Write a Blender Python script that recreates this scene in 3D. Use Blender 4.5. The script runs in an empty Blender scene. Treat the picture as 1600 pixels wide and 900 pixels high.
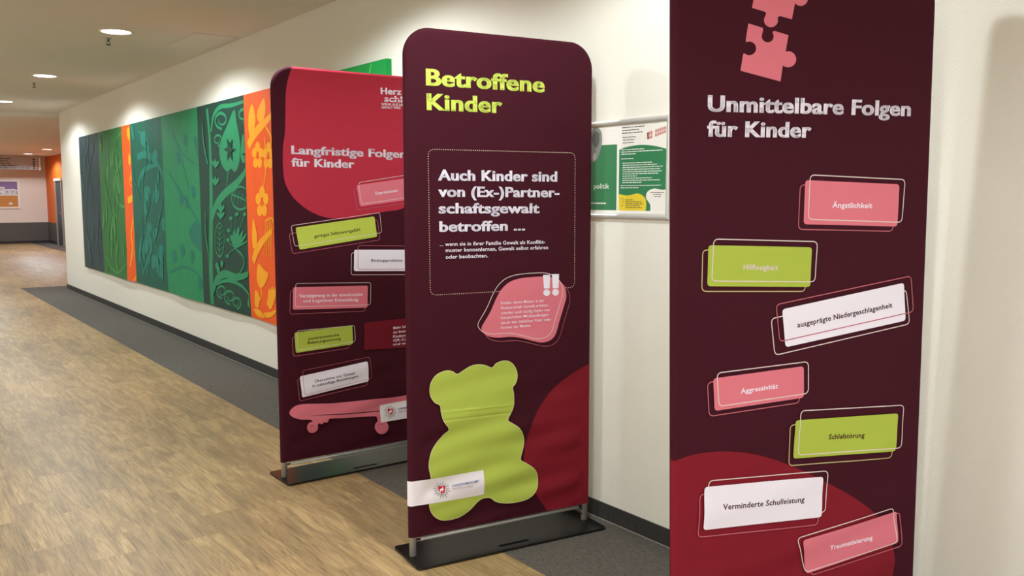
import bpy, bmesh, math, random
from mathutils import Vector, Matrix
from mathutils.geometry import tessellate_polygon

S = bpy.context.scene
COL = S.collection
R = math.radians

# ------------------------------------------------------------------ camera, world, exposure
cam_data = bpy.data.cameras.new('camera')
cam_data.sensor_width = 36.0
cam_data.lens = 1390.0 / 1600.0 * 36.0
cam_data.clip_start = 0.05
cam_data.clip_end = 200
cam = bpy.data.objects.new('camera', cam_data)
COL.objects.link(cam)
cam.location = (0, 0, 1.57)
cam.rotation_euler = (R(90 - 5.9146), 0, R(-36.4456))
S.camera = cam
world = bpy.data.worlds.new('world')
S.world = world
world.use_nodes = True
world.node_tree.nodes['Background'].inputs[0].default_value = (0.97, 0.98, 1.0, 1)
world.node_tree.nodes['Background'].inputs[1].default_value = 0.85
S.view_settings.view_transform = 'Standard'
S.view_settings.look = 'None'
S.view_settings.gamma = 1.0
S.view_settings.use_curve_mapping = False
S.view_settings.exposure = 0.72
S.cycles.max_bounces = 12
S.cycles.diffuse_bounces = 6
S.cycles.use_denoising = True

LAMP_POWER = 82.0          # watts of every downlight over the corridor
FAR_POWER = 115.0           # and of those in the hall beyond the corner
LAMP_TINT = (0.92, 1.0, 1.02)
FAR_TINT = (0.88, 1.0, 1.08)

# the place, in metres: x towards the right wall, y along the corridor, z up
XW = 2.857                  # right wall
XL = -1.30                  # left wall
Y0 = -4.2                   # open end behind the camera, left unwalled so world light fills in
YC = 16.55                  # outer corner of the right wall
YF = 33.46                  # far wall
XO = 5.28                   # orange wall beyond the corner
HC = 2.95                   # corridor ceiling
HF = 2.865                  # ceiling of the hall beyond
XLF = -1.30

# ------------------------------------------------------------------ materials
def lin(r, g, b):
    def f(v):
        v /= 255.0
        return v / 12.92 if v <= 0.04045 else ((v + 0.055) / 1.055) ** 2.4
    return (f(r), f(g), f(b), 1.0)

MATS = {}
def mat(name, rgb, rough=0.6, metal=0.0, emit=None, strength=0.0, spec=0.5):
    if name in MATS: return MATS[name]
    m = bpy.data.materials.new(name)
    m.use_nodes = True
    b = m.node_tree.nodes['Principled BSDF']
    b.inputs['Base Color'].default_value = lin(*rgb)
    b.inputs['Roughness'].default_value = rough
    b.inputs['Metallic'].default_value = metal
    b.inputs['Specular IOR Level'].default_value = spec
    if emit:
        b.inputs['Emission Color'].default_value = lin(*emit)
        b.inputs['Emission Strength'].default_value = strength
    MATS[name] = m
    return m

class NT:
    def __init__(s, m):
        s.t = m.node_tree; s.n = s.t.nodes; s.l = s.t.links; s.b = s.n['Principled BSDF']
    def new(s, kind, **kw):
        n = s.n.new(kind)
        for k, v in kw.items():
            if k in n.inputs: n.inputs[k].default_value = v
            else: setattr(n, k, v)
        return n
    def link(s, a, b): s.l.new(a, b)
    def math(s, op, a, b=None):
        n = s.n.new('ShaderNodeMath'); n.operation = op
        for i, v in enumerate((a, b)):
            if v is None: continue
            if isinstance(v, (int, float)): n.inputs[i].default_value = v
            else: s.link(v, n.inputs[i])
        return n.outputs[0]
    def mix(s, fac, a, b, mode='MIX'):
        n = s.n.new('ShaderNodeMix'); n.data_type = 'RGBA'; n.blend_type = mode
        for i, v in ((0, fac), (6, a), (7, b)):
            if isinstance(v, (int, float)): n.inputs[i].default_value = v
            elif isinstance(v, tuple): n.inputs[i].default_value = v
            else: s.link(v, n.inputs[i])
        return n.outputs[2]

def plaster(name, rgb, rough=0.75, scale=220.0, bump=0.35, twill=True):
    """painted woven wallpaper: slight relief"""
    m = mat(name, rgb, rough, spec=0.25)
    t = NT(m)
    tc = t.new('ShaderNodeTexCoord')
    n = t.new('ShaderNodeTexNoise', Scale=scale, Detail=2.0)
    t.link(tc.outputs['Object'], n.inputs['Vector'])
    h = n.outputs['Fac']
    if twill:
        w = t.new('ShaderNodeTexWave', Scale=55.0, Distortion=2.0, Detail=1.0)
        w.wave_type = 'BANDS'; w.bands_direction = 'DIAGONAL'
        w.inputs['Detail Scale'].default_value = 6.0
        t.link(tc.outputs['Object'], w.inputs['Vector'])
        h = t.math('ADD', h, t.math('MULTIPLY', w.outputs['Fac'], 0.6))
    b = t.new('ShaderNodeBump', Strength=bump, Distance=0.002)
    t.link(h, b.inputs['Height']); t.link(b.outputs['Normal'], t.b.inputs['Normal'])
    return m

def cloth(name, rgb, rough=0.8, var=0.10):
    """printed polyester knit: fine weave, faint unevenness of the print"""
    m = mat(name, rgb, rough, spec=0.15)
    t = NT(m)
    tc = t.new('ShaderNodeTexCoord')
    n = t.new('ShaderNodeTexNoise', Scale=900.0, Detail=1.0)
    t.link(tc.outputs['Object'], n.inputs['Vector'])
    b = t.new('ShaderNodeBump', Strength=0.08, Distance=0.0006)
    t.link(n.outputs['Fac'], b.inputs['Height']); t.link(b.outputs['Normal'], t.b.inputs['Normal'])
    return m

def wood_floor():
    m = mat('oak_plank_vinyl', (180, 150, 112), 0.42, spec=0.4)
    t = NT(m)
    tc = t.new('ShaderNodeTexCoord')
    sep = t.new('ShaderNodeSeparateXYZ'); t.link(tc.outputs['Object'], sep.inputs[0])
    cmb = t.new('ShaderNodeCombineXYZ'); t.link(sep.outputs['Y'], cmb.inputs['X']); t.link(sep.outputs['X'], cmb.inputs['Y'])
    br = t.new('ShaderNodeTexBrick', Scale=1.0)
    br.offset = 0.37; br.offset_frequency = 2
    br.inputs['Brick Width'].default_value = 0.72
    br.inputs['Row Height'].default_value = 0.185
    br.inputs['Mortar Size'].default_value = 0.0012
    br.inputs['Mortar Smooth'].default_value = 0.3
    br.inputs['Bias'].default_value = 0.0
    br.inputs['Color1'].default_value = (0, 0, 0, 1); br.inputs['Color2'].default_value = (1, 1, 1, 1)
    br.inputs['Mortar'].default_value = (0.5, 0.5, 0.5, 1)
    t.link(cmb.outputs[0], br.inputs['Vector'])
    rnd = t.math('MULTIPLY', br.outputs['Color'], 1.0)
    # grain runs along the planks (y), shifted from plank to plank
    c2 = t.new('ShaderNodeCombineXYZ')
    t.link(t.math('MULTIPLY', sep.outputs['X'], 9.0), c2.inputs['X'])
    t.link(t.math('ADD', t.math('MULTIPLY', sep.outputs['Y'], 1.3), t.math('MULTIPLY', rnd, 37.0)), c2.inputs['Y'])
    t.link(t.math('MULTIPLY', rnd, 11.0), c2.inputs['Z'])
    g1 = t.new('ShaderNodeTexNoise', Scale=1.6, Detail=8.0, Roughness=0.62, Distortion=0.9)
    t.link(c2.outputs[0], g1.inputs['Vector'])
    c3 = t.new('ShaderNodeCombineXYZ')
    t.link(t.math('MULTIPLY', sep.outputs['X'], 60.0), c3.inputs['X'])
    t.link(t.math('ADD', t.math('MULTIPLY', sep.outputs['Y'], 3.0), t.math('MULTIPLY', rnd, 91.0)), c3.inputs['Y'])
    c4 = t.new('ShaderNodeCombineXYZ')
    t.link(t.math('MULTIPLY', sep.outputs['X'], 150.0), c4.inputs['X'])
    t.link(t.math('ADD', t.math('MULTIPLY', sep.outputs['Y'], 5.0), t.math('MULTIPLY', rnd, 53.0)), c4.inputs['Y'])
    g3 = t.new('ShaderNodeTexNoise', Scale=1.0, Detail=3.0, Roughness=0.6, Distortion=0.8)
    t.link(c4.outputs[0], g3.inputs['Vector'])
    g2 = t.new('ShaderNodeTexNoise', Scale=1.5, Detail=4.0, Roughness=0.6, Distortion=1.4)
    t.link(c3.outputs[0], g2.inputs['Vector'])
    ramp = t.new('ShaderNodeValToRGB')
    e = ramp.color_ramp.elements
    e[0].position = 0.30; e[0].color = lin(104, 81, 52)
    e[1].position = 0.72; e[1].color = lin(206, 173, 122)
    k = e.new(0.47); k.color = lin(152, 122, 81)
    k = e.new(0.57); k.color = lin(176, 144, 97)
    t.link(g1.outputs['Fac'], ramp.inputs['Fac'])
    col = t.mix(0.42, ramp.outputs['Color'], t.mix(g2.outputs['Fac'], lin(70, 53, 36), lin(232, 200, 148)), 'MIX')
    vein = t.new('ShaderNodeMapRange'); vein.inputs['From Min'].default_value = 0.36; vein.inputs['From Max'].default_value = 0.52; vein.inputs['To Min'].default_value = 0.55; vein.inputs['To Max'].default_value = 0.0
    t.link(g3.outputs['Fac'], vein.inputs['Value'])
    col = t.mix(vein.outputs[0], col, lin(104, 80, 54))
    tone = t.math('ADD', t.math('MULTIPLY', rnd, 0.26), 0.86)
    cv = t.new('ShaderNodeCombineXYZ')
    for i in range(3): t.link(tone, cv.inputs[i])
    col = t.mix(1.0, col, cv.outputs[0], 'MULTIPLY')
    col = t.mix(t.math('MULTIPLY', br.outputs['Fac'], 0.55), col, lin(96, 74, 50))
    t.link(col, t.b.inputs['Base Color'])
    b = t.new('ShaderNodeBump', Strength=0.12, Distance=0.002)
    t.link(t.math('SUBTRACT', g2.outputs['Fac'], br.outputs['Fac']), b.inputs['Height'])
    t.link(b.outputs['Normal'], t.b.inputs['Normal'])
    return m

def carpet(name, dark, light, sx=260.0, sy=40.0):
    m = mat(name, dark, 0.75, spec=0.3)
    t = NT(m)
    tc = t.new('ShaderNodeTexCoord')
    mp = t.new('ShaderNodeMapping'); mp.inputs['Scale'].default_value = (sx, sy, sx * 0.4)
    t.link(tc.outputs['Object'], mp.inputs['Vector'])
    n = t.new('ShaderNodeTexNoise', Scale=1.0, Detail=3.0, Roughness=0.7)
    t.link(mp.outputs[0], n.inputs['Vector'])
    r = t.new('ShaderNodeValToRGB')
    r.color_ramp.elements[0].position = 0.32; r.color_ramp.elements[0].color = lin(*dark)
    r.color_ramp.elements[1].position = 0.70; r.color_ramp.elements[1].color = lin(*light)
    t.link(n.outputs['Fac'], r.inputs['Fac']); t.link(r.outputs['Color'], t.b.inputs['Base Color'])
    b = t.new('ShaderNodeBump', Strength=0.2, Distance=0.002)
    t.link(n.outputs['Fac'], b.inputs['Height']); t.link(b.outputs['Normal'], t.b.inputs['Normal'])
    return m

M_WALL = plaster('cream_wallpaper', (232, 228, 218))
M_FARWALL = plaster('pale_far_wallpaper', (228, 214, 202), twill=False)
M_CEIL = plaster('white_ceiling_paint', (224, 219, 211), 0.9, 90.0, 0.03, False)
M_ORANGE = plaster('orange_wall_paint', (226, 106, 36), 0.6, twill=False)
M_WAIN = plaster('grey_wainscot_paint', (92, 86, 82), 0.6, twill=False)
M_FLOOR = wood_floor()
M_CARPET = carpet('anthracite_woven_vinyl', (62, 58, 54), (112, 106, 98))
M_SKIRT = carpet('charcoal_skirting_vinyl', (38, 37, 36), (66, 64, 61), 40.0, 260.0)
M_SKIRTF = mat('black_far_skirting', (40, 38, 37), 0.5)
M_WHITE = mat('white_lacquer', (236, 233, 226), 0.4)
M_SEAL = mat('grey_sealant', (150, 146, 138), 0.5)
M_ALU = mat('brushed_aluminium', (196, 194, 190), 0.32, 0.9)
M_POLE = mat('silver_grey_tube', (205, 202, 196), 0.38, 0.25)
M_STEEL = mat('dark_steel', (60, 60, 60), 0.35, 0.8)
M_PLATE = mat('black_powder_coat', (24, 23, 22), 0.22, spec=0.28)
M_EDGE = mat('black_plate_edge', (14, 14, 14), 0.5)
M_RUBBER = mat('black_rubber', (18, 18, 18), 0.8)
M_LAMP = mat('lit_diffuser', (255, 255, 255), 0.5, emit=(255, 250, 240), strength=6.0)
M_LINING = cloth('unprinted_white_lining', (222, 214, 204))

INK = dict(
    maroon=cloth('maroon_print', (66, 18, 32)), red=cloth('deep_red_print', (132, 28, 42)),
    panel=cloth('dark_red_panel_print', (116, 26, 40)), crimson=cloth('crimson_print', (186, 50, 70)),
    pink=cloth('pink_print', (226, 122, 138)), green=cloth('olive_green_print', (176, 193, 76)),
    bear=cloth('gummy_green_print', (184, 201, 86)), lime=cloth('lime_print', (205, 220, 96)),
    lime2=cloth('light_lime_print', (190, 207, 84)),
    white=cloth('white_print', (243, 236, 250)), label=cloth('white_label_print', (246, 238, 244)),
    cream=cloth('cream_dot_print', (236, 212, 190)), tan=cloth('tan_dot_print', (216, 140, 112)),
    oline=cloth('pale_outline_print', (226, 206, 206)), pline=cloth('rose_outline_print', (190, 104, 116)),
    gline=cloth('sage_outline_print', (196, 178, 130)), bearline=cloth('pale_green_outline_print', (232, 226, 172)),
    grey=cloth('grey_emblem_print', (172, 170, 174)), shield=cloth('red_shield_print', (206, 42, 58)),
    blue=cloth('blue_letter_print', (44, 78, 140)), greytext=cloth('grey_letter_print', (176, 152, 160)),
)
INK_ORDER = list(INK)

# ------------------------------------------------------------------ mesh helpers
def obj(name, bm, m, parent=None, smooth=False, matrix=None):
    me = bpy.data.meshes.new(name)
    bm.to_mesh(me); bm.free()
    for mm in (m if isinstance(m, (list, tuple)) else [m]): me.materials.append(mm)
    if smooth:
        for p in me.polygons: p.use_smooth = True
    o = bpy.data.objects.new(name, me)
    COL.objects.link(o)
    if parent: o.parent = parent
    if matrix is not None: o.matrix_local = matrix
    return o

def thing(name, label, cat, loc=(0, 0, 0), rotz=0.0, group=None):
    o = bpy.data.objects.new(name, None)
    o.empty_display_size = 0.1
    COL.objects.link(o)
    o.location = loc; o.rotation_euler = (0, 0, rotz)
    return tag(o, label, cat, group)

def tag(o, label, cat, group=None):
    o['label'] = label; o['category'] = cat
    if group: o['group'] = group
    return o

def struct(name, bm, m, label, cat='wall', parent=None, smooth=False):
    o = obj(name, bm, m, parent, smooth)
    if not parent:
        o['kind'] = 'structure'; o['label'] = label; o['category'] = cat
    return o

def box(bm, x0, x1, y0, y1, z0, z1, mi=0, bevel=0.0):
    vs = [bm.verts.new(p) for p in ((x0, y0, z0), (x1, y0, z0), (x1, y1, z0), (x0, y1, z0), (x0, y0, z1), (x1, y0, z1), (x1, y1, z1), (x0, y1, z1))]
    fs = [bm.faces.new([vs[i] for i in q]) for q in ((3, 2, 1, 0), (4, 5, 6, 7), (0, 1, 5, 4), (1, 2, 6, 5), (2, 3, 7, 6), (3, 0, 4, 7))]
    for f in fs: f.material_index = mi
    if bevel:
        es = list({e for f in fs for e in f.edges})
        r = bmesh.ops.bevel(bm, geom=es, offset=bevel, segments=2, profile=0.5, affect='EDGES')
        for f in r['faces']: f.material_index = mi
    return bm

def tube(bm, pts, r, n=16, cap=True, mi=0):
    """round tube along a polyline"""
    rings = []
    P = [Vector(p) for p in pts]
    for i, p in enumerate(P):
        d = (P[min(i + 1, len(P) - 1)] - P[max(i - 1, 0)]).normalized()
        a = Vector((0, 0, 1)) if abs(d.z) < 0.9 else Vector((1, 0, 0))
        u = d.cross(a).normalized(); v = d.cross(u)
        rr = r[i] if isinstance(r, (list, tuple)) else r
        rings.append([bm.verts.new(p + (u * math.cos(2 * math.pi * k / n) + v * math.sin(2 * math.pi * k / n)) * rr) for k in range(n)])
    for a, b in zip(rings, rings[1:]):
        for k in range(n):
            f = bm.faces.new((a[k], a[(k + 1) % n], b[(k + 1) % n], b[k])); f.smooth = True; f.material_index = mi
    if cap:
        for rg in (rings[0], rings[-1]):
            f = bm.faces.new(rg); f.material_index = mi
    bmesh.ops.recalc_face_normals(bm, faces=bm.faces[:])
    return bm

def lathe(bm, prof, n=40, mi=0, origin=(0, 0, 0)):
    o = Vector(origin); rings = []
    for r, z in prof:
        if r < 1e-6: rings.append([bm.verts.new(o + Vector((0, 0, z)))])
        else: rings.append([bm.verts.new(o + Vector((r * math.cos(2 * math.pi * k / n), r * math.sin(2 * math.pi * k / n), z))) for k in range(n)])
    for a, b in zip(rings, rings[1:]):
        for k in range(n):
            k2 = (k + 1) % n
            if len(a) == 1 and len(b) == 1: continue
            q = (a[0], b[k2], b[k]) if len(a) == 1 else (a[k], a[k2], b[0]) if len(b) == 1 else (a[k], a[k2], b[k2], b[k])
            f = bm.faces.new(q); f.material_index = mi; f.smooth = True
    return bm

# flat outlines ------------------------------------------------------
def catmull(P, closed=True, n=5):
    out = []; m = len(P)
    rng = range(m) if closed else range(m - 1)
    for i in rng:
        g = lambda k: P[k % m] if closed else P[max(0, min(m - 1, k))]
        p0, p1, p2, p3 = g(i - 1), g(i), g(i + 1), g(i + 2)
        for k in range(n):
            t = k / n
            out.append(tuple(0.5 * (2 * b + (c - a) * t + (2 * a - 5 * b + 4 * c - d) * t * t + (3 * b - a - 3 * c + d) * t ** 3) for a, b, c, d in zip(p0, p1, p2, p3)))
    if not closed: out.append(tuple(P[-1]))
    return out

def rounded(P, r, n=6):
    out = []; m = len(P)
    for i in range(m):
        p = Vector(P[i]); a = Vector(P[i - 1]) - p; b = Vector(P[(i + 1) % m]) - p
        rr = min(r, a.length * 0.45, b.length * 0.45)
        q0 = p + a.normalized() * rr; q1 = p + b.normalized() * rr
        for k in range(n + 1):
            t = k / n
            out.append(tuple(q0 * (1 - t) ** 2 + p * 2 * t * (1 - t) + q1 * t * t))
    return out

def stroke(P, w, closed=False):
    """polygon quads of a ribbon of width w (or widths) along P"""
    m = len(P); L = []; Rr = []
    for i in range(m):
        a = Vector(P[(i - 1) % m] if closed else P[max(i - 1, 0)]); b = Vector(P[(i + 1) % m] if closed else P[min(i + 1, m - 1)])
        d = (b - a); d = d.normalized() if d.length > 1e-9 else Vector((1, 0))
        nn = Vector((-d.y, d.x)); ww = w[i] if isinstance(w, (list, tuple)) else w
        p = Vector(P[i]); L.append(p + nn * ww / 2); Rr.append(p - nn * ww / 2)
    out = []
    for i in range(m if closed else m - 1):
        j = (i + 1) % m
        out.append([tuple(L[i]), tuple(L[j]), tuple(Rr[j]), tuple(Rr[i])])
    return out

def disc(c, r, n=10):
    return [(c[0] + r * math.cos(2 * math.pi * k / n), c[1] + r * math.sin(2 * math.pi * k / n)) for k in range(n)]

def letters(s, weight, res=3):
    """triangles of a line of lettering set in the built-in face, baseline y=0, cap height 1"""
    cu = bpy.data.curves.new('lettering', 'FONT')
    cu.body = s; cu.size = 1.0; cu.resolution_u = res
    cu.dimensions = '2D'; cu.fill_mode = 'BOTH'
    cu.offset = 0.025 * weight
    cu.space_character = 1.0 + 0.05 * weight
    o = bpy.data.objects.new('lettering', cu)
    me = o.to_mesh()
    V = [(v.co.x, v.co.y) for v in me.vertices]
    F = [tuple(p.vertices) for p in me.polygons]
    o.to_mesh_clear()
    bpy.data.objects.remove(o); bpy.data.curves.remove(cu)
    return V, F

def text_faces(s, p0, p1, cap, weight, res=3):
    V, F = letters(s, weight, res)
    x0 = min(v[0] for v in V); x1 = max(v[0] for v in V)
    off = 0.025 * weight
    ch = 0.729 + 2 * off * 0.6
    ex = Vector((p1[0] - p0[0], p1[1] - p0[1])); Lx = ex.length; ex.normalize(); ey = Vector((-ex.y, ex.x))
    k = Lx / (x1 - x0); h = cap / ch
    W = []
    for x, y in V:
        q = Vector(p0) + ex * ((x - x0) * k) + ey * ((y + off * 0.6) * h); W.append((q.x, q.y))
    return W, F

# ------------------------------------------------------------------ what is printed on the banners and the mural (metres on the cloth / on the wall)
PRINT_FOLGEN = [('spl', 'red',
  [(-0.5003, 0.7964), (-0.4619, 0.8127), (-0.4057, 0.8235), (-0.3442, 0.8245), (-0.2817, 0.8183), (-0.2089, 0.8027), (-0.1344, 0.7778), (-0.0581, 0.7449), (0.0201, 0.7047), (0.0901, 0.6649), (0.1617, 0.6226), (0.2245, 0.5802),
   (0.278, 0.5369), (0.3222, 0.4858), (0.3508, 0.4367), (0.3693, 0.38), (0.3748, 0.3253), (0.3642, 0.2462), (0.3252, 0.1454), (0.2427, 0.0726), (0.0776, 0.0381), (-0.1217, 0.0581), (-0.3579, 0.1474), (-0.501, 0.238)]),
 ('poly', 'pink',
  [(-0.2236, 2.0654), (-0.1789, 2.0556), (-0.1741, 2.0538), (-0.174, 2.048), (-0.1767, 2.0378), (-0.1783, 2.0332), (-0.1783, 2.0285), (-0.1766, 2.024), (-0.1734, 2.02), (-0.169, 2.017), (-0.1636, 2.0152), (-0.1578, 2.0146),
   (-0.1521, 2.0155), (-0.1468, 2.0176), (-0.1424, 2.0208), (-0.1393, 2.0249), (-0.1378, 2.0296), (-0.1379, 2.0343), (-0.1397, 2.0389), (-0.1415, 2.043), (-0.1385, 2.0466), (-0.1337, 2.0472), (-0.0866, 2.0367), (-0.0954, 1.9909),
   (-0.0941, 1.9907), (-0.0861, 1.9916), (-0.0782, 1.9907), (-0.0708, 1.988), (-0.0647, 1.9837), (-0.0604, 1.9781), (-0.0582, 1.9718), (-0.0583, 1.9652), (-0.0607, 1.959), (-0.0652, 1.9535), (-0.0714, 1.9492), (-0.0789, 1.9466),
   (-0.0869, 1.9458), (-0.0949, 1.9468), (-0.1022, 1.9497), (-0.105, 1.95), (-0.1115, 1.9055), (-0.249, 1.934), (-0.2402, 1.9815), (-0.2361, 1.9825), (-0.2349, 1.9816), (-0.2287, 1.9787), (-0.2216, 1.9775), (-0.2144, 1.9782),
   (-0.2078, 1.9806), (-0.2023, 1.9847), (-0.1987, 1.9899), (-0.1971, 1.9957), (-0.1979, 2.0016), (-0.2008, 2.0071), (-0.2056, 2.0114), (-0.2119, 2.0144), (-0.2189, 2.0155), (-0.2261, 2.0148), (-0.2327, 2.0123), (-0.2306, 2.0143),
   (-0.2324, 2.0181)]),
 ('poly', 'pink',
  [(-0.2014, 2.1641), (-0.0528, 2.1708), (-0.0592, 2.1548), (-0.0576, 2.1579), (-0.05, 2.16), (-0.042, 2.1601), (-0.0344, 2.1582), (-0.0281, 2.1545), (-0.0236, 2.1493), (-0.0214, 2.1432), (-0.0217, 2.1368), (-0.0245, 2.1307),
   (-0.0295, 2.1256), (-0.0362, 2.1219), (-0.044, 2.1201), (-0.052, 2.1203), (-0.0594, 2.1225), (-0.0655, 2.1264), (-0.0665, 2.1251), (-0.0753, 2.0815), (-0.1176, 2.0894), (-0.1223, 2.0863), (-0.1258, 2.0856), (-0.1237, 2.0802),
   (-0.1236, 2.0744), (-0.1256, 2.0688), (-0.1295, 2.0639), (-0.135, 2.0601), (-0.1416, 2.0578), (-0.1486, 2.0571), (-0.1556, 2.0581), (-0.1618, 2.0606), (-0.1668, 2.0646), (-0.1701, 2.0696), (-0.1715, 2.0752), (-0.1708, 2.0809),
   (-0.168, 2.0863), (-0.164, 2.0951), (-0.1689, 2.0993), (-0.2124, 2.1083)]),
 ('text', 'white', 'Unmittelbare Folgen', (-0.3552, 1.8205), (0.3731, 1.8052), 0.0476, 0.9), ('text', 'white', 'für Kinder', (-0.3571, 1.7505), (-0.001, 1.7436), 0.047, 0.9),
 ('obox', 'pline', [(-0.0359, 1.6057), (0.3246, 1.582), (0.319, 1.4505), (-0.0396, 1.4731)], 0.0032, 0.016), ('rbox', 'pink', [(-0.0184, 1.619), (0.3397, 1.5961), (0.3362, 1.4644), (-0.0212, 1.4877)], 0.012),
 ('obox', 'oline', [(-0.0009, 1.6339), (0.3615, 1.6101), (0.3534, 1.4769), (-0.0044, 1.5018)], 0.0032, 0.016), ('text', 'white', 'Ängstlichkeit', (0.083, 1.5336), (0.235, 1.5256), 0.017, 0.75),
 ('obox', 'gline', [(-0.3714, 1.4299), (-0.0071, 1.4022), (-0.011, 1.2837), (-0.3739, 1.3096)], 0.0032, 0.016), ('rbox', 'green', [(-0.3527, 1.4425), (0.0107, 1.4168), (0.0077, 1.2961), (-0.3559, 1.3234)], 0.012),
 ('obox', 'oline', [(-0.3348, 1.4591), (0.0302, 1.4329), (0.0247, 1.3108), (-0.341, 1.3375)], 0.0032, 0.016), ('text', 'oline', 'Hilflosigkeit', (-0.2338, 1.3643), (-0.1122, 1.3546), 0.0167, 0.75),
 ('obox', 'oline', [(-0.1339, 1.2101), (0.3801, 1.2619), (0.3986, 1.1495), (-0.1174, 1.0966)], 0.0032, 0.016), ('rbox', 'white', [(-0.0947, 1.2355), (0.3696, 1.2845), (0.3818, 1.1616), (-0.0795, 1.1176)], 0.012),
 ('obox', 'pline', [(-0.117, 1.2515), (0.3972, 1.3045), (0.4122, 1.1881), (-0.1012, 1.1369)], 0.0032, 0.016), ('text', 'maroon', 'ausgeprägte Niedergeschlagenheit', (-0.0378, 1.1747), (0.3255, 1.2086), 0.0174, 0.75),
 ('obox', 'pline', [(-0.3544, 1.0385), (-0.0267, 1.0415), (-0.0243, 0.9389), (-0.3476, 0.9354)], 0.0032, 0.016), ('rbox', 'pink', [(-0.3353, 1.0487), (-0.0117, 1.0528), (-0.0084, 0.9533), (-0.3292, 0.9496)], 0.012),
 ('obox', 'oline', [(-0.3222, 1.0636), (0.0051, 1.0656), (0.0077, 0.9653), (-0.3143, 0.9618)], 0.0032, 0.016), ('text', 'white', 'Aggressivität', (-0.2387, 0.9922), (-0.1057, 0.994), 0.0157, 0.75),
 ('obox', 'gline', [(-0.059, 0.8734), (0.3474, 0.8419), (0.3424, 0.7129), (-0.06, 0.7427)], 0.0032, 0.016), ('rbox', 'green', [(-0.0393, 0.8855), (0.3646, 0.8586), (0.3573, 0.7333), (-0.0451, 0.7637)], 0.012),
 ('obox', 'oline', [(-0.0198, 0.9132), (0.3857, 0.8834), (0.3792, 0.7415), (-0.0271, 0.7727)], 0.0032, 0.016), ('text', 'maroon', 'Schlafstörung', (0.0879, 0.8084), (0.229, 0.7958), 0.0167, 0.75),
 ('obox', 'oline', [(-0.3481, 0.7379), (0.0879, 0.7056), (0.0819, 0.5705), (-0.3535, 0.6076)], 0.0032, 0.016), ('obox', 'pline', [(-0.3789, 0.6997), (0.0574, 0.6656), (0.0541, 0.5335), (-0.3844, 0.567)], 0.0032, 0.016),
 ('rbox', 'white', [(-0.3631, 0.7211), (0.0696, 0.6899), (0.0683, 0.5566), (-0.3667, 0.5873)], 0.012), ('text', 'maroon', 'Verminderte Schulleistung', (-0.3008, 0.6409), (-0.0002, 0.6175), 0.0185, 0.75),
 ('obox', 'pline', [(0.0012, 0.4805), (0.3846, 0.5213), (0.3974, 0.4036), (0.0336, 0.3676)], 0.0032, 0.016), ('rbox', 'pink', [(-0.006, 0.4928), (0.3704, 0.528), (0.3816, 0.418), (0.0136, 0.3757)], 0.012),
 ('obox', 'oline', [(-0.0267, 0.5024), (0.3538, 0.5421), (0.3762, 0.4189), (0.0115, 0.3813)], 0.0032, 0.016), ('text', 'white', 'Traumatisierung', (0.1037, 0.4401), (0.2731, 0.4458), 0.0164, 0.75)]
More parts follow.
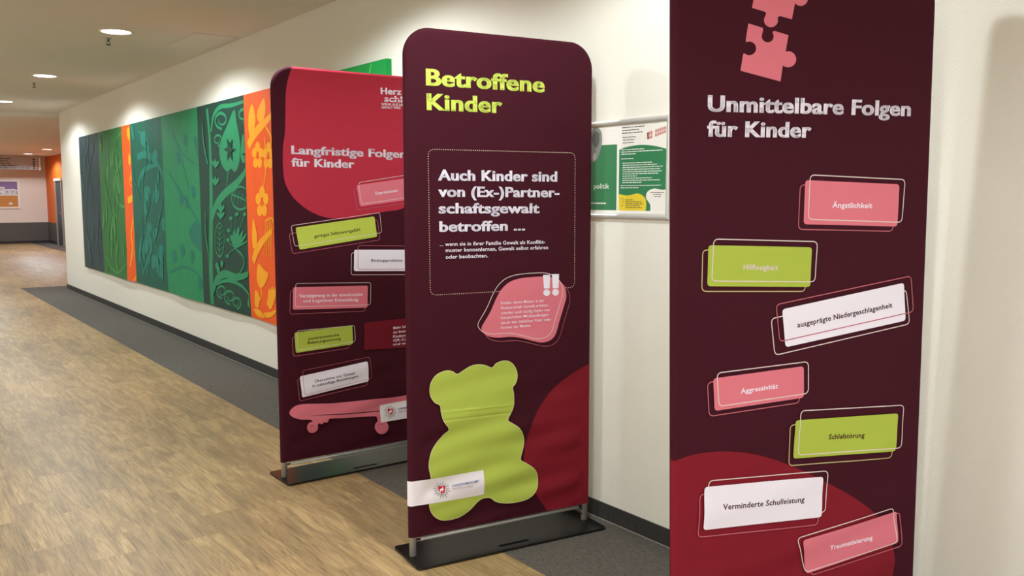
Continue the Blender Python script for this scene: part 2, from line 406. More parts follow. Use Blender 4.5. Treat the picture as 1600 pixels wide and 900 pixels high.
PRINT_KINDER = [('poly', 'red',
  [(0.4612, 0.7802), (0.4185, 0.7657), (0.3786, 0.7492), (0.3273, 0.7245), (0.2766, 0.6934), (0.2364, 0.6608), (0.1996, 0.6214), (0.1692, 0.5829), (0.1465, 0.5409), (0.1277, 0.4933), (0.1127, 0.4452), (0.1052, 0.4062), (0.1, 0.3735),
   (0.1091, 0.2982), (0.1359, 0.24), (0.1783, 0.1684), (0.2094, 0.1288), (0.233, 0.0868), (0.4688, 0.08)]),
 ('text', 'lime', 'Betroffene', (-0.3686, 2.0257), (0.2025, 2.0282), 0.0716, 0.9), ('text', 'lime', 'Kinder', (-0.3663, 1.9253), (-0.0128, 1.9282), 0.0714, 0.9),
 ('dots', 'cream', [(-0.3643, 1.7637), (0.3684, 1.7653), (0.3701, 1.1468), (-0.3604, 1.15)], 0.03, 0.01, 0.0028), ('text', 'white', 'Auch Kinder sind', (-0.3191, 1.6347), (0.2709, 1.6343), 0.0481, 0.9),
 ('text', 'white', 'von (Ex-)Partner-', (-0.3183, 1.5659), (0.2826, 1.5635), 0.047, 0.9), ('text', 'white', 'schaftsgewalt', (-0.3169, 1.4961), (0.1767, 1.4927), 0.0465, 0.9),
 ('text', 'white', 'betroffen ...', (-0.3148, 1.4184), (0.1022, 1.4162), 0.0468, 0.9), ('text', 'white', '... wenn sie in ihrer Familie Gewalt als Konflikt-', (-0.3147, 1.3576), (0.2087, 1.3547), 0.0171, 0.5),
 ('text', 'white', 'muster kennenlernen, Gewalt selbst erfahren', (-0.2877, 1.3313), (0.224, 1.3292), 0.0173, 0.5), ('text', 'white', 'oder beobachten.', (-0.288, 1.3026), (-0.0842, 1.3022), 0.0173, 0.5),
 ('sline', 'pline',
  [(0.2481, 1.1852), (0.2994, 1.1672), (0.3329, 1.1342), (0.3444, 1.0894), (0.3299, 1.0398), (0.3081, 0.978), (0.2863, 0.9164), (0.257, 0.8904), (0.2133, 0.8833), (0.1627, 0.895), (0.1056, 0.912), (0.0494, 0.9227), (-0.0197, 0.9246),
   (-0.0674, 0.9351), (-0.0931, 0.9552), (-0.099, 0.9768), (-0.0808, 1.0056), (-0.0536, 1.046), (-0.0263, 1.0986), (0.0011, 1.1393), (0.0424, 1.1705), (0.0981, 1.1842), (0.1689, 1.1877)],
  0.0022),
 ('spl', 'pink',
  [(0.2284, 1.2035), (0.2795, 1.1856), (0.3128, 1.1528), (0.3242, 1.1082), (0.3098, 1.0587), (0.288, 0.9971), (0.2663, 0.9357), (0.2372, 0.9096), (0.1936, 0.9024), (0.1433, 0.914), (0.0866, 0.9309), (0.0306, 0.9414), (-0.0382, 0.9431),
   (-0.0856, 0.9535), (-0.1111, 0.9735), (-0.1171, 0.995), (-0.0989, 1.0237), (-0.0718, 1.064), (-0.0446, 1.1165), (-0.0174, 1.1572), (0.0238, 1.1884), (0.0792, 1.2022), (0.1496, 1.2057)]),
 ('dotline', 'tan', [(-0.0276, 1.1481), (0.3054, 1.1469)], 0.01, 0.0026),
 ('sline', 'oline',
  [(0.2089, 1.221), (0.2596, 1.2033), (0.2928, 1.1706), (0.3041, 1.1263), (0.2897, 1.0769), (0.268, 1.0155), (0.2464, 0.9542), (0.2174, 0.9281), (0.1741, 0.9209), (0.124, 0.9323), (0.0676, 0.949), (0.012, 0.9594), (-0.0565, 0.9609),
   (-0.1038, 0.9711), (-0.1291, 0.991), (-0.135, 1.0124), (-0.1169, 1.0411), (-0.0899, 1.0813), (-0.0629, 1.1338), (-0.0357, 1.1744), (0.0053, 1.2055), (0.0604, 1.2194), (0.1304, 1.2231)],
  0.003),
 ('poly', 'white', [(0.1974, 1.2129), (0.2356, 1.2118), (0.2323, 1.1493), (0.202, 1.1503)]), ('poly', 'white', [(0.245, 1.2145), (0.283, 1.2129), (0.2797, 1.1482), (0.2483, 1.1491)]),
 ('poly', 'white',
  [(0.2346, 1.1299), (0.234, 1.126), (0.2322, 1.1223), (0.2293, 1.1192), (0.2256, 1.117), (0.2212, 1.1157), (0.2165, 1.1154), (0.2119, 1.1162), (0.2075, 1.118), (0.2038, 1.1206), (0.2009, 1.124), (0.1991, 1.1278), (0.1984, 1.1319),
   (0.199, 1.1358), (0.2008, 1.1395), (0.2037, 1.1425), (0.2074, 1.1448), (0.2117, 1.1461), (0.2164, 1.1464), (0.2211, 1.1457), (0.2254, 1.1439), (0.2292, 1.1412), (0.2321, 1.1378), (0.2339, 1.134)]),
 ('poly', 'white',
  [(0.282, 1.1293), (0.2814, 1.1253), (0.2796, 1.1216), (0.2767, 1.1185), (0.2729, 1.1163), (0.2685, 1.1149), (0.2638, 1.1147), (0.2591, 1.1155), (0.2547, 1.1172), (0.2509, 1.1199), (0.2479, 1.1233), (0.2461, 1.1272), (0.2455, 1.1312),
   (0.2461, 1.1352), (0.2479, 1.1389), (0.2507, 1.142), (0.2545, 1.1442), (0.2589, 1.1456), (0.2636, 1.1459), (0.2683, 1.1451), (0.2728, 1.1433), (0.2766, 1.1406), (0.2795, 1.1372), (0.2814, 1.1334)]),
 ('text', 'white', 'Kinder, deren Mütter in der', (-0.0209, 1.091), (0.2037, 1.0894), 0.0133, 0.15), ('text', 'white', 'Partnerschaft Gewalt erleben,', (-0.0209, 1.0686), (0.2255, 1.0676), 0.0133, 0.15),
 ('text', 'white', 'werden auch häufig Opfer von', (-0.0209, 1.0462), (0.2328, 1.0453), 0.0134, 0.15), ('text', 'white', 'körperlichen Misshandlungen', (-0.021, 1.025), (0.2257, 1.0239), 0.0134, 0.15),
 ('text', 'white', 'durch den leiblichen Vater oder', (-0.021, 1.0026), (0.2418, 1.0009), 0.0133, 0.15), ('text', 'white', 'Partner der Mutter.', (-0.021, 0.9807), (0.1346, 0.9798), 0.0134, 0.15),
 ('csp', 'bear',
  [(-0.3698, 0.7428), (-0.3628, 0.7762), (-0.3358, 0.8058), (-0.2933, 0.8184), (-0.2628, 0.8129), (-0.239, 0.7993), (-0.2079, 0.8126), (-0.1731, 0.8277), (-0.1346, 0.8317), (-0.0993, 0.8239), (-0.0672, 0.8113), (-0.0457, 0.8291),
   (-0.0023, 0.8368), (0.0342, 0.8217), (0.0578, 0.7883), (0.0622, 0.7539), (0.0504, 0.725), (0.0371, 0.7107), (0.0438, 0.6786), (0.0438, 0.6327), (0.0342, 0.601), (0.0143, 0.5628), (0.0342, 0.5451), (0.0698, 0.5194), (0.0938, 0.4811),
   (0.0991, 0.4404), (0.0804, 0.373), (0.103, 0.3522), (0.1502, 0.3171), (0.1723, 0.2781), (0.1688, 0.2267), (0.1359, 0.19), (0.0851, 0.176), (0.0136, 0.1767), (-0.0428, 0.1915), (-0.0706, 0.2121), (-0.0879, 0.2195), (-0.1189, 0.2204),
   (-0.1463, 0.2062), (-0.1805, 0.1777), (-0.2344, 0.1531), (-0.3007, 0.1527), (-0.3398, 0.1691), (-0.3655, 0.1982), (-0.378, 0.234), (-0.3762, 0.2854), (-0.3686, 0.3474), (-0.378, 0.409), (-0.3674, 0.461), (-0.3401, 0.5013),
   (-0.3046, 0.5375), (-0.2798, 0.5596), (-0.3054, 0.5977), (-0.3172, 0.6369), (-0.3217, 0.6688), (-0.345, 0.684), (-0.3635, 0.711)]),
 ('cline', 'bearline',
  [(-0.3698, 0.7428), (-0.3628, 0.7762), (-0.3358, 0.8058), (-0.2933, 0.8184), (-0.2628, 0.8129), (-0.239, 0.7993), (-0.2079, 0.8126), (-0.1731, 0.8277), (-0.1346, 0.8317), (-0.0993, 0.8239), (-0.0672, 0.8113), (-0.0457, 0.8291),
   (-0.0023, 0.8368), (0.0342, 0.8217), (0.0578, 0.7883), (0.0622, 0.7539), (0.0504, 0.725), (0.0371, 0.7107), (0.0438, 0.6786), (0.0438, 0.6327), (0.0342, 0.601), (0.0143, 0.5628), (0.0342, 0.5451), (0.0698, 0.5194), (0.0938, 0.4811),
   (0.0991, 0.4404), (0.0804, 0.373), (0.103, 0.3522), (0.1502, 0.3171), (0.1723, 0.2781), (0.1688, 0.2267), (0.1359, 0.19), (0.0851, 0.176), (0.0136, 0.1767), (-0.0428, 0.1915), (-0.0706, 0.2121), (-0.0879, 0.2195), (-0.1189, 0.2204),
   (-0.1463, 0.2062), (-0.1805, 0.1777), (-0.2344, 0.1531), (-0.3007, 0.1527), (-0.3398, 0.1691), (-0.3655, 0.1982), (-0.378, 0.234), (-0.3762, 0.2854), (-0.3686, 0.3474), (-0.378, 0.409), (-0.3674, 0.461), (-0.3401, 0.5013),
   (-0.3046, 0.5375), (-0.2798, 0.5596), (-0.3054, 0.5977), (-0.3172, 0.6369), (-0.3217, 0.6688), (-0.345, 0.684), (-0.3635, 0.711)],
  0.0022),
 ('poly', 'label', [(-0.4781, 0.354), (-0.4612, 0.3525), (-0.1102, 0.3488), (-0.1106, 0.2391), (-0.4626, 0.2427), (-0.4795, 0.2445)]), ('poly', 'grey', [(-0.2963, 0.2884), (-0.2971, 0.2849), (-0.2785, 0.2781), (-0.2776, 0.2823)]),
 ('poly', 'grey', [(-0.2988, 0.2813), (-0.301, 0.2786), (-0.2898, 0.2693), (-0.2872, 0.2725)]), ('poly', 'grey', [(-0.3043, 0.2761), (-0.3075, 0.2745), (-0.2974, 0.2579), (-0.2935, 0.2597)]),
 ('poly', 'grey', [(-0.3118, 0.2736), (-0.3156, 0.2735), (-0.3134, 0.2604), (-0.3088, 0.2605)]), ('poly', 'grey', [(-0.3202, 0.2743), (-0.324, 0.2756), (-0.3281, 0.2589), (-0.3235, 0.2573)]),
 ('poly', 'grey', [(-0.3282, 0.2779), (-0.3314, 0.2805), (-0.3394, 0.2713), (-0.3355, 0.2682)]), ('poly', 'grey', [(-0.3346, 0.284), (-0.3368, 0.2874), (-0.3526, 0.2805), (-0.3501, 0.2764)]),
 ('poly', 'grey', [(-0.3385, 0.2916), (-0.3392, 0.2954), (-0.3526, 0.2954), (-0.3517, 0.2909)]), ('poly', 'grey', [(-0.3392, 0.2996), (-0.3384, 0.3031), (-0.3567, 0.3098), (-0.3576, 0.3057)]),
 ('poly', 'grey', [(-0.3367, 0.3067), (-0.3345, 0.3094), (-0.3455, 0.3186), (-0.3481, 0.3154)]), ('poly', 'grey', [(-0.3313, 0.3119), (-0.328, 0.3135), (-0.3381, 0.33), (-0.342, 0.3281)]),
 ('poly', 'grey', [(-0.3238, 0.3144), (-0.32, 0.3145), (-0.3222, 0.3275), (-0.3268, 0.3274)]), ('poly', 'grey', [(-0.3154, 0.3138), (-0.3116, 0.3125), (-0.3075, 0.3292), (-0.3121, 0.3307)]),
 ('poly', 'grey', [(-0.3074, 0.3102), (-0.3042, 0.3076), (-0.2962, 0.3169), (-0.3001, 0.3199)]), ('poly', 'grey', [(-0.3009, 0.3041), (-0.2988, 0.3007), (-0.2827, 0.3077), (-0.2853, 0.3118)]),
 ('poly', 'grey', [(-0.297, 0.2965), (-0.2963, 0.2927), (-0.2827, 0.2927), (-0.2836, 0.2972)]),
 ('poly', 'grey',
  [(-0.2943, 0.2902), (-0.2951, 0.2846), (-0.2975, 0.2796), (-0.3013, 0.2757), (-0.3062, 0.273), (-0.3119, 0.2718), (-0.318, 0.272), (-0.3241, 0.2738), (-0.3297, 0.2769), (-0.3345, 0.2812), (-0.3382, 0.2864), (-0.3404, 0.2921),
   (-0.3412, 0.2979), (-0.3403, 0.3034), (-0.338, 0.3083), (-0.3342, 0.3123), (-0.3293, 0.315), (-0.3237, 0.3163), (-0.3176, 0.316), (-0.3115, 0.3143), (-0.3059, 0.3112), (-0.3011, 0.3069), (-0.2974, 0.3017), (-0.295, 0.296)]),
 ('poly', 'label',
  [(-0.2969, 0.2906), (-0.2977, 0.2856), (-0.2998, 0.2813), (-0.3032, 0.2777), (-0.3075, 0.2754), (-0.3126, 0.2742), (-0.318, 0.2745), (-0.3234, 0.276), (-0.3284, 0.2788), (-0.3326, 0.2827), (-0.3359, 0.2873), (-0.3379, 0.2923),
   (-0.3386, 0.2975), (-0.3378, 0.3024), (-0.3357, 0.3068), (-0.3324, 0.3103), (-0.3281, 0.3127), (-0.323, 0.3138), (-0.3176, 0.3136), (-0.3122, 0.312), (-0.3072, 0.3093), (-0.3029, 0.3055), (-0.2996, 0.3009), (-0.2976, 0.2958)]),
 ('poly', 'shield', [(-0.3339, 0.3132), (-0.3013, 0.3079), (-0.3015, 0.2883), (-0.3062, 0.2799), (-0.318, 0.2757), (-0.3296, 0.2838), (-0.3341, 0.2937)]),
 ('poly', 'label',
  [(-0.3296, 0.2874), (-0.3256, 0.2929), (-0.3269, 0.2968), (-0.323, 0.2986), (-0.3178, 0.2989), (-0.3151, 0.3034), (-0.3118, 0.3053), (-0.3119, 0.3022), (-0.3086, 0.2993), (-0.3106, 0.2977), (-0.3132, 0.2976), (-0.3119, 0.2937),
   (-0.3073, 0.2954), (-0.3067, 0.2928), (-0.3113, 0.2899), (-0.3146, 0.2892), (-0.3127, 0.2846), (-0.3107, 0.2831), (-0.314, 0.283), (-0.3166, 0.2883), (-0.3211, 0.2903), (-0.3231, 0.2876), (-0.3218, 0.2837), (-0.3251, 0.2848)]),
 ('text', 'blue', 'LANDESKRIMINALAMT', (-0.2686, 0.2976), (-0.1391, 0.3008), 0.0098, 0.5), ('text', 'greytext', 'NIEDERSACHSEN', (-0.2687, 0.2841), (-0.1711, 0.2848), 0.0092, 0.1)]
PRINT_LANGFRISTIG = [('rspl', 'crimson',
  [(-0.3073, 2.3285), (-0.3452, 2.2644), (-0.3732, 2.1922), (-0.3872, 2.1164), (-0.3935, 1.9942), (-0.3991, 1.8999), (-0.411, 1.8334), (-0.4146, 1.7388), (-0.4079, 1.6535), (-0.3872, 1.6012), (-0.353, 1.5533), (-0.3079, 1.5145),
   (-0.3058, 1.5119), (-0.2567, 1.4816), (-0.1865, 1.4543), (-0.1147, 1.4419), (-0.0307, 1.4425), (0.066, 1.4557), (0.1984, 1.4787), (0.3349, 1.5074), (0.4233, 1.6515), (0.624, 1.8031), (0.7022, 1.9766), (0.6654, 2.187),
   (0.6169, 2.4137)]),
 ('text', 'white', 'Langfristige Folgen', (-0.3638, 1.7951), (0.3408, 1.7907), 0.0475, 0.9), ('text', 'white', 'für Kinder', (-0.3646, 1.7284), (0.0066, 1.7266), 0.0477, 0.9),
 ('text', 'white', 'Herz', (0.183, 2.1496), (0.3164, 2.1534), 0.0381, 0.8), ('text', 'white', 'schlag', (0.2052, 2.1089), (0.393, 2.1123), 0.0362, 0.8), ('line', 'crimson', [(0.1997, 2.1237), (0.4172, 2.1292)], 0.004),
 ('text', 'white', 'WENN AUS LIEBE', (0.1842, 2.0866), (0.3474, 2.0911), 0.014, 0.6), ('text', 'white', 'GEWALT WIRD', (0.185, 2.0686), (0.3093, 2.0726), 0.014, 0.6),
 ('obox', 'pline', [(-0.0002, 1.6077), (0.4186, 1.662), (0.4415, 1.54), (0.0208, 1.4901)], 0.0028, 0.016), ('rbox', 'pink', [(0.018, 1.6298), (0.4359, 1.6852), (0.4565, 1.559), (0.0379, 1.5091)], 0.012),
 ('obox', 'oline', [(0.0305, 1.645), (0.4509, 1.7075), (0.4715, 1.5759), (0.0471, 1.5232)], 0.0028, 0.016), ('text', 'white', 'Depressionen', (0.1387, 1.5757), (0.2845, 1.5944), 0.0183, 0.4),
 ('obox', 'pline', [(-0.3913, 1.3647), (0.1476, 1.432), (0.1622, 1.316), (-0.3747, 1.2553)], 0.0028, 0.016), ('rbox', 'lime2', [(-0.3532, 1.3981), (0.1281, 1.4529), (0.1437, 1.3344), (-0.3337, 1.2762)], 0.012),
 ('obox', 'oline', [(-0.3793, 1.4089), (0.1627, 1.4732), (0.1741, 1.3574), (-0.3608, 1.2959)], 0.0028, 0.016), ('text', 'maroon', 'geringes Selbstwertgefühl', (-0.2452, 1.3383), (0.0352, 1.3705), 0.0189, 0.5),
 ('obox', 'oline', [(-0.022, 1.2485), (0.4304, 1.2314), (0.4288, 1.1), (-0.0267, 1.1219)], 0.0028, 0.016), ('rbox', 'white', [(-0.0045, 1.2644), (0.4484, 1.2482), (0.4469, 1.1207), (-0.0091, 1.1425)], 0.012),
 ('obox', 'pline', [(0.0195, 1.288), (0.4784, 1.2688), (0.4768, 1.1296), (0.0169, 1.152)], 0.0028, 0.016), ('text', 'maroon', 'Bindungsprobleme', (0.1014, 1.1915), (0.3072, 1.1825), 0.0168, 0.5),
 ('obox', 'pline', [(-0.3928, 1.054), (0.0645, 1.031), (0.0578, 0.9072), (-0.3992, 0.9255)], 0.0028, 0.016), ('rbox', 'pink', [(-0.3766, 1.0727), (0.0781, 1.054), (0.0724, 0.9261), (-0.3819, 0.9487)], 0.012),
 ('obox', 'oline', [(-0.3613, 1.0925), (0.0981, 1.0707), (0.0914, 0.9416), (-0.3677, 0.9637)], 0.0028, 0.016), ('text', 'white', 'Verzögerung in der emotionalen', (-0.3435, 1.0131), (0.0431, 0.9977), 0.0189, 0.5),
 ('text', 'white', 'und kognitiven Entwicklung', (-0.3194, 0.9848), (0.0132, 0.9691), 0.019, 0.5), ('obox', 'pline', [(-0.3889, 0.7968), (-0.044, 0.8036), (-0.0482, 0.702), (-0.3868, 0.69)], 0.0028, 0.016),
 ('rbox', 'green', [(-0.3754, 0.8212), (-0.0251, 0.8316), (-0.0241, 0.7225), (-0.3715, 0.7074)], 0.012), ('obox', 'oline', [(-0.3603, 0.8293), (-0.0111, 0.8304), (-0.0098, 0.736), (-0.3582, 0.7204)], 0.0028, 0.016),
 ('text', 'maroon', 'posttraumatische', (-0.2946, 0.7715), (-0.1084, 0.7771), 0.0173, 0.5), ('text', 'maroon', 'Belastungsstörung', (-0.3002, 0.748), (-0.1004, 0.7547), 0.0173, 0.5),
 ('rbox', 'panel', [(0.051, 0.84), (0.639, 0.8475), (0.6373, 0.6512), (0.0458, 0.6804)], 0.006), ('text', 'white', 'Mehr Infos', (0.2381, 0.7853), (0.3481, 0.7889), 0.0163, 0.6),
 ('text', 'white', 'zu betroffenen', (0.2377, 0.7609), (0.4127, 0.7603), 0.0163, 0.6), ('text', 'white', 'Kindern?', (0.2373, 0.7343), (0.3321, 0.7335), 0.0163, 0.6),
 ('text', 'white', 'QR-Code scannen', (0.2369, 0.7108), (0.478, 0.7093), 0.0164, 0.2), ('text', 'white', 'und weiterlesen', (0.2366, 0.6883), (0.4476, 0.6849), 0.0164, 0.2),
 ('obox', 'pline', [(-0.3676, 0.5594), (0.0552, 0.5913), (0.0636, 0.4721), (-0.3564, 0.435)], 0.0028, 0.016), ('rbox', 'white', [(-0.3528, 0.5742), (0.0662, 0.6122), (0.0725, 0.4933), (-0.3415, 0.4543)], 0.012),
 ('obox', 'pline', [(-0.3347, 0.6043), (0.0794, 0.6369), (0.093, 0.5093), (-0.3267, 0.4662)], 0.0022, 0.016), ('text', 'maroon', 'Übernahme von Gewalt', (-0.2637, 0.527), (-0.0168, 0.5477), 0.0158, 0.5),
 ('text', 'maroon', 'in zukünftige Beziehungen', (-0.279, 0.5028), (0.0015, 0.5282), 0.0158, 0.5),
 ('csp', 'pink',
  [(-0.4181, 0.3791), (-0.4101, 0.3945), (-0.3811, 0.4098), (-0.3377, 0.4138), (-0.2451, 0.4036), (-0.1452, 0.3943), (-0.0221, 0.3867), (0.1046, 0.3838), (0.2351, 0.3788), (0.3469, 0.3787), (0.5082, 0.3796), (0.6149, 0.379),
   (0.6509, 0.3608), (0.6447, 0.3357), (0.5665, 0.3101), (0.5068, 0.2516), (0.3452, 0.25), (0.1675, 0.2714), (0.1328, 0.2726), (0.1027, 0.2791), (-0.0448, 0.2954), (-0.1724, 0.3107), (-0.1876, 0.3035), (-0.1979, 0.2918), (-0.2178, 0.2948),
   (-0.228, 0.2869), (-0.2477, 0.2937), (-0.2579, 0.2802), (-0.2757, 0.2811), (-0.285, 0.3013), (-0.2886, 0.316), (-0.3108, 0.3241), (-0.3543, 0.3316), (-0.397, 0.3501), (-0.4147, 0.3675)]),
 ('poly', 'maroon',
  [(-0.3103, 0.3446), (-0.2168, 0.3373), (-0.1162, 0.3291), (-0.0026, 0.3201), (0.1033, 0.3105), (0.2339, 0.3014), (0.3685, 0.2961), (0.3685, 0.291), (0.2338, 0.2954), (0.1032, 0.3046), (-0.0027, 0.3143), (-0.1163, 0.3243),
   (-0.2169, 0.3335)]),
 ('poly', 'pink',
  [(-0.2522, 0.2708), (-0.2536, 0.2627), (-0.2571, 0.2555), (-0.2626, 0.2497), (-0.2696, 0.2458), (-0.2778, 0.2439), (-0.2864, 0.2442), (-0.295, 0.2466), (-0.3029, 0.2511), (-0.3096, 0.2572), (-0.3147, 0.2647), (-0.3178, 0.2728),
   (-0.3188, 0.2812), (-0.3174, 0.2893), (-0.3139, 0.2964), (-0.3085, 0.3022), (-0.3015, 0.3062), (-0.2935, 0.3081), (-0.2848, 0.3079), (-0.2762, 0.3055), (-0.2683, 0.3011), (-0.2615, 0.2949), (-0.2563, 0.2875), (-0.2532, 0.2793)]),
 ('line', 'maroon', [(-0.3021, 0.2851), (-0.2988, 0.2874), (-0.2949, 0.2888), (-0.2907, 0.289), (-0.2863, 0.2881), (-0.2822, 0.2862), (-0.2786, 0.2834)], 0.0022),
 ('poly', 'pink',
  [(0.1938, 0.2029), (0.192, 0.1923), (0.1873, 0.183), (0.1798, 0.1755), (0.1702, 0.1704), (0.1591, 0.168), (0.1473, 0.1685), (0.1355, 0.1718), (0.1247, 0.1777), (0.1154, 0.1858), (0.1084, 0.1955), (0.1041, 0.2062), (0.1027, 0.2171),
   (0.1044, 0.2276), (0.1091, 0.2368), (0.1164, 0.2443), (0.1259, 0.2494), (0.1369, 0.2519), (0.1487, 0.2515), (0.1605, 0.2483), (0.1714, 0.2424), (0.1808, 0.2344), (0.188, 0.2247), (0.1924, 0.2139)]),
 ('line', 'maroon', [(0.1264, 0.2228), (0.1309, 0.2258), (0.1362, 0.2274), (0.142, 0.2277), (0.1479, 0.2266), (0.1535, 0.224), (0.1585, 0.2204)], 0.0022),
 ('poly', 'pink', [(0.1168, 0.2809), (0.1894, 0.2731), (0.1833, 0.2343), (0.1237, 0.2484)]), ('poly', 'label', [(0.1416, 0.3423), (0.5196, 0.3484), (0.5185, 0.2376), (0.143, 0.2375)]),
 ('poly', 'grey', [(0.2309, 0.2868), (0.23, 0.2833), (0.2494, 0.2767), (0.2504, 0.2809)]), ('poly', 'grey', [(0.2281, 0.2796), (0.2258, 0.2768), (0.2375, 0.2676), (0.2402, 0.2709)]),
 ('poly', 'grey', [(0.2224, 0.2742), (0.219, 0.2727), (0.2295, 0.2561), (0.2336, 0.2579)]), ('poly', 'grey', [(0.2146, 0.2717), (0.2106, 0.2715), (0.2128, 0.2584), (0.2176, 0.2586)]),
 ('poly', 'grey', [(0.2058, 0.2722), (0.2018, 0.2735), (0.1974, 0.2567), (0.2022, 0.2551)]), ('poly', 'grey', [(0.1974, 0.2758), (0.1941, 0.2783), (0.1857, 0.269), (0.1897, 0.266)]),
 ('poly', 'grey', [(0.1908, 0.2819), (0.1885, 0.2852), (0.1719, 0.278), (0.1746, 0.274)]), ('poly', 'grey', [(0.1868, 0.2895), (0.186, 0.2932), (0.172, 0.293), (0.1729, 0.2886)]),
 ('poly', 'grey', [(0.1861, 0.2975), (0.1869, 0.301), (0.1678, 0.3075), (0.1668, 0.3033)]), ('poly', 'grey', [(0.1888, 0.3047), (0.1911, 0.3074), (0.1796, 0.3165), (0.1768, 0.3132)]),
 ('poly', 'grey', [(0.1944, 0.31), (0.1978, 0.3116), (0.1874, 0.328), (0.1834, 0.3261)]), ('poly', 'grey', [(0.2022, 0.3126), (0.2063, 0.3127), (0.204, 0.3258), (0.1992, 0.3256)]),
 ('poly', 'grey', [(0.211, 0.3121), (0.215, 0.3108), (0.2195, 0.3276), (0.2147, 0.3292)]), ('poly', 'grey', [(0.2194, 0.3085), (0.2228, 0.306), (0.2312, 0.3154), (0.2271, 0.3184)]),
 ('poly', 'grey', [(0.2261, 0.3025), (0.2284, 0.2991), (0.2452, 0.3064), (0.2425, 0.3105)]), ('poly', 'grey', [(0.2301, 0.2949), (0.2309, 0.2911), (0.2451, 0.2913), (0.2442, 0.2958)]),
 ('poly', 'grey',
  [(0.233, 0.2886), (0.232, 0.2829), (0.2295, 0.278), (0.2255, 0.2739), (0.2204, 0.2712), (0.2144, 0.2698), (0.208, 0.27), (0.2017, 0.2717), (0.1959, 0.2748), (0.1909, 0.2791), (0.1871, 0.2842), (0.1847, 0.2899), (0.184, 0.2957),
   (0.1849, 0.3013), (0.1874, 0.3063), (0.1914, 0.3103), (0.1965, 0.3131), (0.2024, 0.3144), (0.2088, 0.3143), (0.2151, 0.3126), (0.221, 0.3095), (0.226, 0.3053), (0.2298, 0.3001), (0.2322, 0.2944)]),
 ('poly', 'label',
  [(0.2302, 0.289), (0.2294, 0.284), (0.2271, 0.2795), (0.2236, 0.276), (0.219, 0.2735), (0.2137, 0.2723), (0.2081, 0.2725), (0.2025, 0.274), (0.1973, 0.2767), (0.1928, 0.2805), (0.1894, 0.2851), (0.1873, 0.2901), (0.1867, 0.2953),
   (0.1875, 0.3003), (0.1898, 0.3047), (0.1933, 0.3083), (0.1978, 0.3107), (0.2031, 0.312), (0.2087, 0.3118), (0.2143, 0.3103), (0.2196, 0.3076), (0.224, 0.3038), (0.2275, 0.2992), (0.2296, 0.2942)]),
 ('poly', 'shield', [(0.1917, 0.3112), (0.2257, 0.3063), (0.2254, 0.2866), (0.2205, 0.278), (0.2081, 0.2737), (0.196, 0.2817), (0.1914, 0.2916)]),
 ('poly', 'label',
  [(0.196, 0.2853), (0.2002, 0.2909), (0.1989, 0.2948), (0.203, 0.2966), (0.2085, 0.2971), (0.2113, 0.3016), (0.2147, 0.3036), (0.2147, 0.3005), (0.218, 0.2975), (0.216, 0.296), (0.2132, 0.2958), (0.2145, 0.2919), (0.2194, 0.2936),
   (0.22, 0.2911), (0.2152, 0.2881), (0.2117, 0.2873), (0.2137, 0.2827), (0.2157, 0.2812), (0.2123, 0.2811), (0.2097, 0.2864), (0.2049, 0.2883), (0.2028, 0.2856), (0.2041, 0.2817), (0.2008, 0.2828)]),
 ('text', 'blue', 'LANDESKRIMINALAMT', (0.2593, 0.2947), (0.4086, 0.2964), 0.011, 0.5), ('text', 'greytext', 'NIEDERSACHSEN', (0.2591, 0.2797), (0.3797, 0.2803), 0.009, 0.1)]
